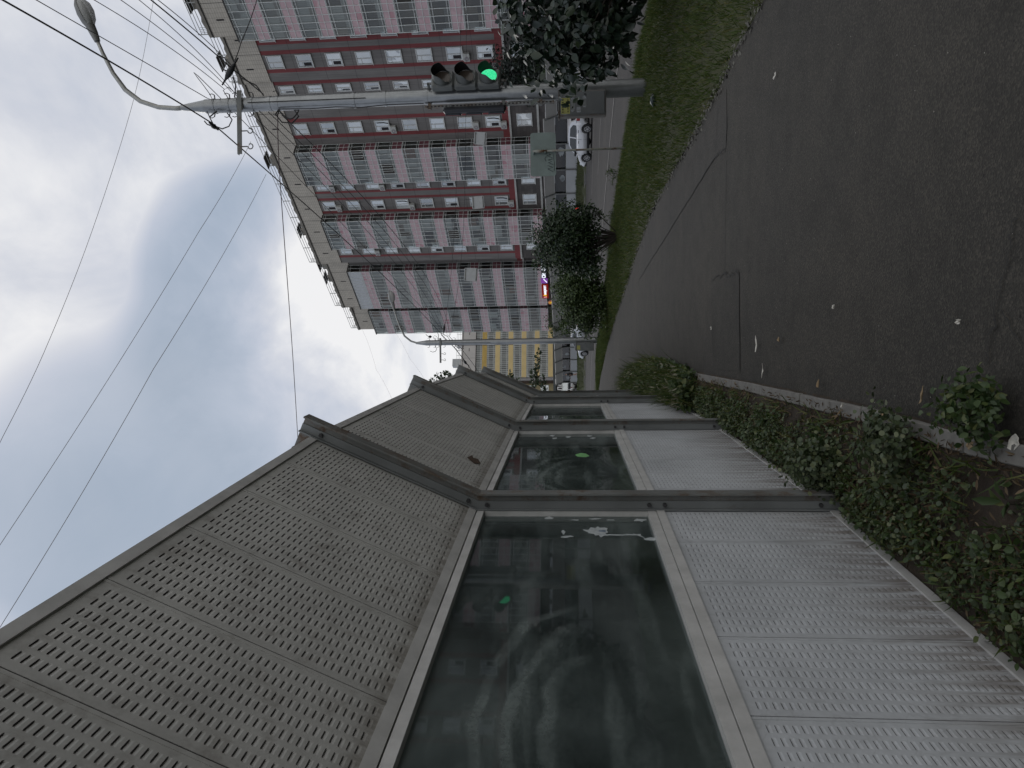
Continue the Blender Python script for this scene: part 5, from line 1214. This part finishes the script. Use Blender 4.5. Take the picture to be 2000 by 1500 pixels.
# ------------------------------------------------------------------ shrubs and trees
def stems(root, base, tops, r0, mat, name='branch', seed=0, trunk=None, n_as=12):
    rr = random.Random(seed); out_ = []
    if trunk: b = MB(); b.tube(trunk[0], trunk[1], 10); out_.append(b.build('trunk', mat, root, True))
    b = MB()
    for t in tops:
        a, c = Vector(base), Vector(t); m = a.lerp(c, .45)+Vector((rr.uniform(-.1, .1), rr.uniform(-.1, .1), rr.uniform(0, .25)))*(c-a).length*.35; m2 = m.lerp(c, .55)+Vector((rr.uniform(-1, 1), rr.uniform(-1, 1), rr.uniform(-.4, 1)))*.06*(c-a).length
        b.tube([a, a.lerp(m, .5), m, m2, c], [r0, r0*.8, r0*.6, r0*.4, r0*.15], 6)
    out_.append(b.build('branches', mat, root, True)); return out_
def shrub(name, loc, c, rad, nc, npc, spread, size, leaf, tmpl, label, cat, group=None, nst=14, r0=.02, shell=.5, seed=1, base=(0, 0, 0), trunk=None, branchbase=None, extra=None, width=None):
    rg = np.random.default_rng(seed); root = empty(name, loc, 0, label, cat, group)
    cc, P, N = clumps(c, rad, nc, npc, spread, shell, rg)
    if extra:
        for (c2, r2, n2, np2) in extra: q, P2, N2 = clumps(c2, r2, n2, np2, spread, shell, rg); cc = np.concatenate([cc, q]); P = np.concatenate([P, P2]); N = np.concatenate([N, N2])
    k = P[:, 2]+loc[2] > .05; P, N = P[k], N[k]
    sz = size*(.6+.7*rg.random(len(P)))
    D = rg.normal(size=P.shape)*.8+np.array([0, 0, -.8])
    leafcloud('foliage', leaf, P, N, sz, tmpl, root, None if width is None else sz*width, D)
    sel = rg.permutation(len(cc))[:nst]
    stems(root, branchbase or base, [tuple(cc[i]) for i in sel], r0, M['bark'], seed=seed, trunk=trunk)
    return root
# large leaved shrub at the right, hanging over the verge in front of the pole
shrub('lilac_shrub', (6.15, 9.75, 0), (-.25, -.25, 1.56), (1.95, 1.15, 1.02), 250, 30, .105, .13, M['leaf_lilac'], T_LEAF, 'dark large leaved shrub at the right edge, hanging in front of the near pole', 'shrub', nst=26, r0=.03, shell=.35, seed=3,
      extra=[((-1.75, -.5, 1.25), (.5, .5, .75), 26, 22), ((-.9, -.4, .78), (1.0, .6, .28), 22, 18)])
shrub('verge_shrub', (4.25, 20.9, 0), (-.05, 0, 1.62), (.98, .95, .98), 190, 66, .125, .085, M['leaf_bush'], T_LEAF, 'dark shrub with fanning bare stems on the verge, nearer of the two bushes', 'shrub', 'bushes on the verge', nst=34, r0=.022, shell=.25, seed=5,
      extra=[((.55, -.2, 1.0), (.45, .4, .5), 16, 22), ((-.55, .1, 2.1), (.5, .5, .5), 18, 40), ((-.6, .3, 1.0), (.6, .6, .6), 40, 50)])
shrub('verge_shrub', (3.05, 26.4, 0), (-.05, 0, 1.02), (1.22, 1.0, .98), 210, 76, .13, .085, M['leaf_light'], T_LEAF, 'bright green rounded bush on the verge, farther of the two bushes', 'shrub', 'bushes on the verge', nst=20, r0=.02, shell=.25, seed=6,
      extra=[((.5, 0, 1.7), (.6, .6, .5), 20, 40), ((.9, -.3, 1.1), (.7, .7, .8), 60, 50)])
def tree(loc, h, rad, leaf, size, nc, npc, label, group, seed, tr=.12, name='tree', tmpl=T_LEAF, zc=.62, shell=.4, spread=.1, width=None):
    return shrub(name, loc, (0, 0, h*zc), (rad, rad, h*(1-zc)), nc, npc, spread, size, leaf, tmpl, label, 'tree', group, nst=22, r0=tr*.45, shell=shell, seed=seed, branchbase=(0, 0, h*.28), trunk=([(0, 0, -.3), (.04, .02, h*.15), (0, 0, h*.3), (.05, 0, h*.7)], [tr, tr*.85, tr*.7, tr*.25]), width=width)
# young poplar shoots leaning over the near barrier
pop = empty('poplar_tree', (-2.6, 23.5, 0), 0, 'poplar with upright leafy shoots rising behind the near barrier', 'tree')
rg = np.random.default_rng(12); b = MB(); Ps = []; Ns = []; Ds = []
b.tube([(0, 0, -.3), (.1, 0, 1.6), (.4, 0, 2.6)], [.12, .1, .07], 8)
shoots = [((1.2,.2,2.9),(3.75,0,2.51)), ((1.0,.2,2.9),(3.1,.1,2.72)), ((1.2,.1,2.6),(2.86,0,2.37)), ((1.2,.3,3.3),(3.01,0,3.49)), ((1.2,0,3.1),(2.77,0,3.23)), ((1.0,.1,2.4),(2.42,.1,2.3)), ((1.3,.2,2.9),(3.4,.3,2.55)),
          ((1.4,.1,5.2),(2.79,0,6.12)), ((1.4,.2,5.1),(2.97,.1,5.93)), ((1.4,0,5.0),(3.02,.1,5.72)), ((1.4,.1,4.9),(3.02,-.1,5.57)), ((1.4,-.1,4.9),(2.91,.1,5.46)), ((1.3,.2,4.8),(2.66,.1,5.2)), ((1.4,.3,5.1),(2.7,.2,5.98)), ((.9,.1,3.8),(2.3,.1,5.0))]
for a, c in shoots:
    a, c = Vector(a), Vector(c); m = a.lerp(c, .5)+Vector((.25, 0, -.15)); pts = [a.lerp(m, t) if 0 else (a*(1-t)**2+m*2*t*(1-t)+c*t*t) for t in np.linspace(0, 1, 9)]
    b.tube([(.4, 0, min(2.2, a.z-.4)), (.8, .05, a.z-.5)]+pts, [.03, .026]+[.022*(1-.9*t) for t in np.linspace(0, 1, 9)], 5)
    for k in range(105):
        t = rg.random()**.75*.98+.02; i = min(7, int(t*8)); p = pts[i].lerp(pts[i+1], t*8-i); d = (pts[i+1]-pts[i]).normalized()
        o_ = Vector(rg.normal(size=3)); o_ -= d*o_.dot(d); o_.normalize(); w_ = .05+.09*(1-t)
        Ps.append(p+o_*w_*rg.random()); Ds.append(o_+d*.6); Ns.append(Vector(rg.normal(size=3))*.6+Vector((0, 0, .7)))
b.build('trunk', M['bark'], pop, True)
leafcloud('foliage', M['leaf_poplar'], np.array([list(p) for p in Ps]), np.array([list(p) for p in Ns]), .085+.05*rg.random(len(Ps)), T_LEAF, pop, None, np.array([list(p) for p in Ds]))
# dark trees close behind the near barrier, seen through its panes
for i, (x, y, h, rd, sd) in enumerate([(-3.3, 1.5, 3.7, 1.7, 21), (-3.4, 4.6, 4.4, 1.7, 22), (-2.9, 7.6, 3.6, 1.5, 23), (-2.5, 11.0, 3.4, 1.5, 24), (-3.0, 15.0, 3.3, 1.6, 25), (-5.6, 2.8, 4.3, 2.0, 26), (-5.5, 7.2, 4.6, 2.0, 27)]):
    tree((x, y, 0), h, rd, M['leaf_bush'] if i % 2 else M['leaf_lilac'], .12, (54, 24, 40, 54, 54, 30, 30)[i], 38, ['leafy tree behind the nearest glass pane', 'bushy tree behind the second glass pane', 'tree seen through the pane past the first rusty post', 'tree behind the third glass pane', 'tree behind the farthest visible pane', 'taller tree set back behind the nearest pane', 'taller tree set back behind the second pane'][i], 'trees behind the near barrier', sd, zc=.52, shell=.2, spread=.13)
# street trees outside the frame on the right, whose dark crowns the panes mirror
for i, (x, y, h, rd, sd) in enumerate([(15.5, 4.0, 8.0, 3.0, 41)]):
    tree((x+1, y, 0), h, rd, M['leaf_bush'], .22, 80, 40, ['street tree beside the road just right of the frame', 'street tree on the right behind the camera side of the road'][i], 'street trees on the right', sd, zc=.55, shell=.25)
# dark dense tree and hedges behind the far barrier
tree((26.2, 60.2, .6), 8.0, 2.5, M['leaf_dark'], .22, 150, 50, 'dark dense tree behind the far barrier, between the traffic light and the brick floor', None, 51, .15, 'evergreen_tree', T_LEAF, .5, .2)
for i, (s, w_, h, rx, lab) in enumerate([(54.6, 6.0, 3.2, 2.6, 'hedge top showing above the far barrier left of the square plate'), (58.5, 6.0, 3.3, 2.4, 'hedge top above the far barrier under the third balcony stack'), (44.0, 5.6, 3.1, 1.6, 'small hedge above the far barrier right of the road sign'), (67.5, 6.2, 3.6, 2.4, 'hedge above the far barrier below the lit shop signs'), (50.2, 6.0, 2.9, 2.0, 'low hedge behind the far barrier by the road sign edge')]):
    p = at_apt(s, w_, .45)
    shrub('hedge_shrub', tuple(p), (0, 0, h*.55), (rx, 1.0, h*.5), 60, 40, .13, .2, M['leaf_light'], T_LEAF, lab, 'hedge', 'hedges behind the far barrier', nst=8, r0=.02, shell=.3, seed=60+i)
# bush stub at the far end of the verge is grass only; small verge weeds near the sign
for i, (x, y, h, lab) in enumerate([(5.0, 21.9, .45, 'small leafy weed by the road edge left of the sign post'), (6.05, 21.0, .4, 'spindly grass tuft at the road edge by the sign post'), (4.35, 23.4, .4, 'small weed at the road edge beside the shrub')]):
    shrub('weed_plant', (x, y, 0), (0, 0, h*.55), (.22, .22, h*.45), 10, 14, .2, .09, M['leaf_weed2'], T_LANCE, lab, 'weed', 'weeds on the verge', nst=6, r0=.006, seed=80+i)

# ------------------------------------------------------------------ weeds in the strip under the barrier
def bx(y): return xat([(p[0], p[1]) for p in posts], y)
def strip_pts(n, y0, y1, bias=1.2, spill=.0, rg=rng):
    y = y0+(y1-y0)*rg.random(n)**bias; a = np.array([bx(t) for t in y])+.05; c = np.array([xat(PATH_L, t) for t in y])+spill
    f = rg.random(n); return a+(c-a)*f, y, f
def weeds(name, n, y0, y1, hmax, size, mat, tmpl, bias, dens, flat=.6, spill=.0, up=.6):
    x, y, f = strip_pts(int(n*2.2), y0, y1, bias, spill)
    d = .5+.5*np.sin(x*9+y*2.1)*np.sin(y*3.3-x*4)+.35*np.sin(y*11)*np.sin(x*17+y)
    k = rng.random(len(x)) < (d*dens+.12)*(1-.45*f); x, y, f, d = x[k][:n], y[k][:n], f[k][:n], d[k][:n]
    z = .02+hmax*rng.random(len(x))**1.3*(.35+.65*d.clip(0, 1))*(1.1-.55*f)
    P = np.stack([x, y, z], 1); N = rng.normal(size=P.shape)*flat+np.array([.25, -.1, 1]); D = rng.normal(size=P.shape)+np.array([0, 0, up])
    o = leafcloud(name, mat, P, N, size*(.55+.8*rng.random(len(x))), tmpl, None, None, D); o['kind'] = 'stuff'; return o
weeds('weed_cover', 12500, .9, 9.8, .10, .019, M['leaf_weed'], T_ROUND, 1.15, .85, .7, -.15)
weeds('weed_cover', 5200, .9, 9.8, .11, .034, M['leaf_weed2'], T_LEAF, 1.2, .7, .6, -.12)
weeds('dry_litter', 13000, .9, 11, .05, .036, M['straw'], T_LANCE, 1.2, .9, 1.2, -.02, .1)
weeds('weed_grass', 9000, .9, 18, .05, .085, M['grass'], (T_BLADE[0]*np.array([.09, 1, 1]), T_BLADE[1]), 1.1, .8, .9, -.07, 1.3)
# tall weed thicket farther along, spilling over the path
n = 9500; y = 8.6+8.4*rng.random(n)**.95; prof = np.array([.52*math.sin(math.pi*min(1, max(0, (t-8.2)/9.2)))**.6 for t in y])
x0 = np.array([bx(t) for t in y])+.06; x1 = np.array([xat(PATH_L, t) for t in y])-.04+.34*prof
f = rng.random(n); hgt = .46*np.sqrt((1-((f-.42)/.62)**2).clip(0, 1))*(.30+.70*(.5+.5*np.sin(y*3.1+f*5)*np.sin(y*1.7-f*8+1)))*(.5+prof)
P = np.stack([x0+(x1-x0)*f, y, .03+hgt*rng.random(n)**.6], 1)
o = leafcloud('weed_thicket', M['leaf_weed2'], P, rng.normal(size=P.shape)*.8+np.array([.35, -.5, .7]), .028+.075*rng.random(n)**1.6, T_LEAF, None, None, rng.normal(size=P.shape)+np.array([0, 0, .5])); o['kind'] = 'stuff'
n = 1500; i_ = rng.integers(0, len(P), n); Q = P[i_]+np.array([0, 0, .06]); o = leafcloud('seed_heads', leafmat('seed_heads', (.16, .15, .10), (.28, .27, .2), None, .8), Q, rng.normal(size=Q.shape), .05+.04*rng.random(n), T_LANCE, None, None, rng.normal(size=Q.shape)*.3+np.array([0, 0, 1])); o['kind'] = 'stuff'
n = 2600; i_ = rng.integers(0, len(P), n); Q = P[i_].copy(); Q[:, 2] *= .5; grass('tall_weed_stems', Q, .22+.30*rng.random(n), .010, M['grass'], .28)
# single plants that stand out
def rosette(loc, n, L, wd, label, name='dandelion_plant', lift=.35, mat='leaf_weed2', seed=0):
    rg = np.random.default_rng(seed); root = empty(name, loc, 0, label, 'plant', 'single plants in the weed strip')
    a = np.linspace(0, 2*math.pi, n, endpoint=False)+rg.normal(0, .25, n); D = np.stack([np.cos(a), np.sin(a), lift+rg.random(n)*.4], 1); N = np.stack([-np.cos(a)*.5, -np.sin(a)*.5, np.ones(n)], 1)+rg.normal(0, .15, (n, 3))
    tv = T_LANCE[0]*np.array([wd, 1, 1.6]); leafcloud('foliage', M[mat], np.tile([0, 0, .02], (n, 1))+rg.normal(0, .008, (n, 3)), N, L*(.7+.5*rg.random(n)), (tv, T_LANCE[1]), root, None, D)
    b = MB(); b.tube([(0, 0, -.02), (0, 0, .03)], [.012, .008], 6); b.build('crown', M['bark'], root); return root
rosette((-.22, 3.62, .03), 14, .09, 1.3, 'spiky leaved plant against the kerb in the weed strip', seed=1)
rosette((-.42, 2.55, .05), 9, .075, 1.7, 'broad leaved plant low at the frame corner beside the barrier', seed=2)
rosette((-.40, 4.35, .03), 8, .12, 1.5, 'long leaved dandelion by the foot of the nearest post', seed=3)
rosette((-.30, 5.6, .03), 10, .11, 1.4, 'dandelion tuft leaning on the second lower panel', seed=4)
shrub('weed_plant', (-.13, 2.72, .02), (0, 0, .10), (.11, .13, .09), 18, 36, .3, .032, M['leaf_weed2'], T_LEAF, 'bushy weed growing over the kerb with pale flowers', 'weed', 'weeds on the verge', nst=8, r0=.004, seed=90)
shrub('weed_plant', (-.28, 3.30, .02), (0, 0, .10), (.16, .15, .10), 20, 40, .3, .024, M['leaf_weed'], T_ROUND, 'round leaved weed clump in front of the nearest lower panel', 'weed', 'weeds on the verge', nst=8, r0=.004, seed=91)
shrub('weed_plant', (-.48, 4.30, .02), (0, 0, .12), (.14, .22, .13), 22, 44, .3, .025, M['leaf_weed'], T_ROUND, 'green weed clump hiding the foot of the nearest post', 'weed', 'weeds on the verge', nst=8, r0=.004, seed=92)
# ------------------------------------------------------------------ litter
def litter(name, x, y, w, l, mat, label, cat, rot, seed, curl=.012):
    rr = random.Random(seed); n = 10; z = .024 if x > xat(PATH_L, y) else .05
    b = MB(); P = [(w*math.cos(a)*rr.uniform(.5, 1.1), l*math.sin(a)*rr.uniform(.6, 1.1)) for a in [2*math.pi*k/n for k in range(n)]]
    top = [(p[0], p[1], .006+curl*rr.random()) for p in P]; bot = [(p[0], p[1], t[2]-.002) for p, t in zip(P, top)]
    b.add(top+bot+[(0, 0, .004), (0, 0, .002)], [(i, (i+1) % n, 2*n) for i in range(n)]+[(n+(i+1) % n, n+i, 2*n+1) for i in range(n)]+[(i, n+i, n+(i+1) % n, (i+1) % n) for i in range(n)])
    o = b.build(name, mat); o.location = (x, y, z); o.rotation_euler = (0, 0, rot); return tag(o, label, cat, 'litter on the path')
LIT = [('paper_scrap', .29, 5.93, .012, .075, 'paper', 'long white torn paper strip beside the path patch', 'litter', 1.4), ('paper_scrap', 2.21, 5.33, .012, .03, 'paper', 'lone white paper scrap in the open right half of the path', 'litter', .6),
       ('dead_leaf', -.07, 3.22, .016, .045, 'dead_leaf', 'pale dead leaf lying close to the kerb', 'fallen leaf', 1.2), ('dead_leaf', .30, 5.31, .02, .03, 'dead_leaf', 'small dead leaf on the path beside the paper strip', 'fallen leaf', .2),
       ('paper_scrap', .08, 5.75, .014, .06, 'paper', 'white scrap stuck on the kerb edge', 'litter', 1.5), ('paper_scrap', .57, 7.75, .02, .02, 'paper', 'small white scrap at the corner of the path patch', 'litter', .1),
       ('paper_scrap', .42, 4.23, .012, .016, 'paper', 'small white speck of paper in the middle of the path', 'litter', .7), ('paper_scrap', .22, 2.92, .014, .018, 'paper', 'white speck on the path nearest the camera', 'litter', .3),
       ('plastic_scrap', -.22, 2.58, .035, .045, 'paper', 'crumpled white plastic scrap at the frame corner by the kerb', 'litter', .4), ('dead_leaf', -.02, 4.5, .018, .04, 'dead_leaf', 'yellowish dead leaf on the kerb', 'fallen leaf', .9),
       ('dead_leaf', -.16, 3.6, .02, .035, 'dead_leaf', 'brown leaf between kerb and weeds', 'fallen leaf', 2.2), ('dead_leaf', -.25, 2.8, .02, .03, 'dead_leaf', 'pinkish leaf on the weed clump by the kerb', 'fallen leaf', .3), ('paper_scrap', -.14, 4.05, .012, .02, 'paper', 'white speck in the bare soil behind the kerb', 'litter', .8)]
for i, (nm, x, y, w_, l_, mt, lab, cat, rot) in enumerate(LIT): litter(nm, x, y, w_, l_, M[mt], lab, cat, rot, i)
b = MB(); b.tube([(-.10, 0, .03), (-.03, .01, .05), (.03, .0, .045), (.10, .03, .03)], [.02, .05, .055, .03], 8); o = b.build('plastic_bottle', simple('dark_bottle', (.02, .035, .03), .25), None, True); o.location = (4.62, 11.9, .06); o.rotation_euler = (0, 0, -.4); tag(o, 'dark crushed bottle lying in the grass near the pole foot', 'bottle')

# ------------------------------------------------------------------ sky, sun, camera
SUN_EL, SUN_AZ = R(38), R(-6)      # azimuth from +Y towards +X
w = bpy.data.worlds.new('World'); SC.world = w; w.use_nodes = True; nt = w.node_tree; nt.nodes.clear(); N = NT(nt)
sky = N.n('ShaderNodeTexSky', sky_type='NISHITA'); sky.sun_disc = False; sky.sun_elevation = SUN_EL; sky.sun_rotation = SUN_AZ
tc = N.n('ShaderNodeTexCoord').outputs['Generated']
sep = N.n('ShaderNodeSeparateXYZ'); N.l(tc, sep.inputs[0])
zz = math_(N, 'ADD', math_(N, 'MAXIMUM', sep.outputs[2], 0), .22)
cb = N.n('ShaderNodeCombineXYZ'); N.l(math_(N, 'DIVIDE', sep.outputs[0], zz), cb.inputs[0]); N.l(math_(N, 'DIVIDE', sep.outputs[1], zz), cb.inputs[1])
mp = N.n('ShaderNodeMapping'); mp.inputs['Location'].default_value = (3.1, 1.7, 0); mp.inputs['Rotation'].default_value = (0, 0, R(-25)); mp.inputs['Scale'].default_value = (1.0, .62, 1); N.l(cb.outputs[0], mp.inputs[0])
n1 = noise(N, mp.outputs[0], 2.1, 7, .55, .5); n2 = noise(N, mp.outputs[0], 5.6, 7, .58, .45)
def blob(px, py, pz, r0, r1):
    d = Vector((px, py, pz)).normalized(); dt = N.n('ShaderNodeVectorMath', operation='DOT_PRODUCT'); N.l(tc, dt.inputs[0]); dt.inputs[1].default_value = d
    mr = N.n('ShaderNodeMapRange', interpolation_type='SMOOTHERSTEP'); N.l(dt.outputs['Value'], mr.inputs[0]); mr.inputs[1].default_value = math.cos(R(r1)); mr.inputs[2].default_value = math.cos(R(r0)); return mr.outputs[0]
wob = math_(N, 'SUBTRACT', n2, .5)
dark = math_(N, 'ADD', math_(N, 'ADD', blob(0.105, 0.918, 0.382, 2, 13), blob(-0.011, 0.946, 0.324, 1, 11)), math_(N, 'ADD', math_(N, 'MULTIPLY', blob(0.182, 0.893, 0.412, 0, 9), .22), math_(N, 'MULTIPLY', blob(-0.128, 0.849, 0.513, 4, 15), .75)))
brt = math_(N, 'ADD', math_(N, 'MULTIPLY', blob(.375, .755, .539, 3, 17), .35), math_(N, 'ADD', math_(N, 'MULTIPLY', blob(0.044, 0.979, 0.197, 3, 20), 1.5), math_(N, 'ADD', math_(N, 'MULTIPLY', blob(0.193, 0.929, 0.316, 0, 8), .45), math_(N, 'MULTIPLY', blob(0.118, 0.773, 0.623, 0, 15), .45))))
dm = ramp(N, math_(N, 'ADD', dark, math_(N, 'ADD', math_(N, 'MULTIPLY', wob, .75), math_(N, 'MULTIPLY', math_(N, 'SUBTRACT', n1, .5), .9))), [(.22, 0.), (.50, .65), (.85, 1.)])
k = math_(N, 'ADD', -.10, math_(N, 'ADD', math_(N, 'MULTIPLY', n1, .85), math_(N, 'MULTIPLY', n2, .56)))
k = math_(N, 'SUBTRACT', k, math_(N, 'MULTIPLY', dm, .40))
k = math_(N, 'ADD', k, math_(N, 'MULTIPLY', math_(N, 'MULTIPLY', brt, math_(N, 'ADD', .45, n1)), .44))
cl = ramp(N, k, [(.18, (3.2, 3.95, 5.0)), (.40, (4.1, 4.75, 5.8)), (.58, (5.2, 5.65, 6.6)), (.74, (6.4, 6.65, 7.3)), (.97, (8.8, 8.8, 8.9))])
# bright sky area added out of view to light the panels and facade
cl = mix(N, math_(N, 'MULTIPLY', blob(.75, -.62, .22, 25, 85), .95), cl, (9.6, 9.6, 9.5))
cov = ramp(N, n1, [(.2, .88), (.6, .98)])
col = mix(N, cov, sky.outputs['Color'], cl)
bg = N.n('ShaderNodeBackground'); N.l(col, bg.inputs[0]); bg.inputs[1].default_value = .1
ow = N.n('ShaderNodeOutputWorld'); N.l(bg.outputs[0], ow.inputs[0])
sd = bpy.data.lights.new('sun', 'SUN'); sd.energy = .5; sd.angle = R(25); sd.color = (1, .95, .88)
so = bpy.data.objects.new('sun', sd); COL.objects.link(so); so.location = (0, 0, 60)
v = Vector((math.sin(SUN_AZ)*math.cos(SUN_EL), math.cos(SUN_AZ)*math.cos(SUN_EL), math.sin(SUN_EL))); so.rotation_euler = v.to_track_quat('Z', 'Y').to_euler()
cd = bpy.data.cameras.new('camera'); cam = bpy.data.objects.new('camera', cd); COL.objects.link(cam)
F_PX = 1400.0; cd.sensor_fit = 'HORIZONTAL'; cd.sensor_width = 36; cd.lens = F_PX/2000*36; cd.clip_start = .05; cd.clip_end = 4000
pit = math.atan(110/F_PX); rho = R(.7)
Fv = Vector((0, math.cos(pit), math.sin(pit))); U0 = Vector((0, -math.sin(pit), math.cos(pit))); Rt = Vector((1, 0, 0))
Rr = Rt*math.cos(rho)-U0*math.sin(rho); Uu = U0*math.cos(rho)+Rt*math.sin(rho)
X, Y, Z = -Uu, Rr, -Fv           # phone held sideways: image right is down in the world
cam.matrix_world = Matrix(((X.x, Y.x, Z.x, 0), (X.y, Y.y, Z.y, 0), (X.z, Y.z, Z.z, 1.55), (0, 0, 0, 1)))
SC.camera = cam
SC.view_settings.view_transform = 'Standard'; SC.view_settings.look = 'None'; SC.view_settings.exposure = 0; SC.view_settings.gamma = 1
SC.render.engine = 'CYCLES'; SC.cycles.max_bounces = 8; SC.cycles.transparent_max_bounces = 24
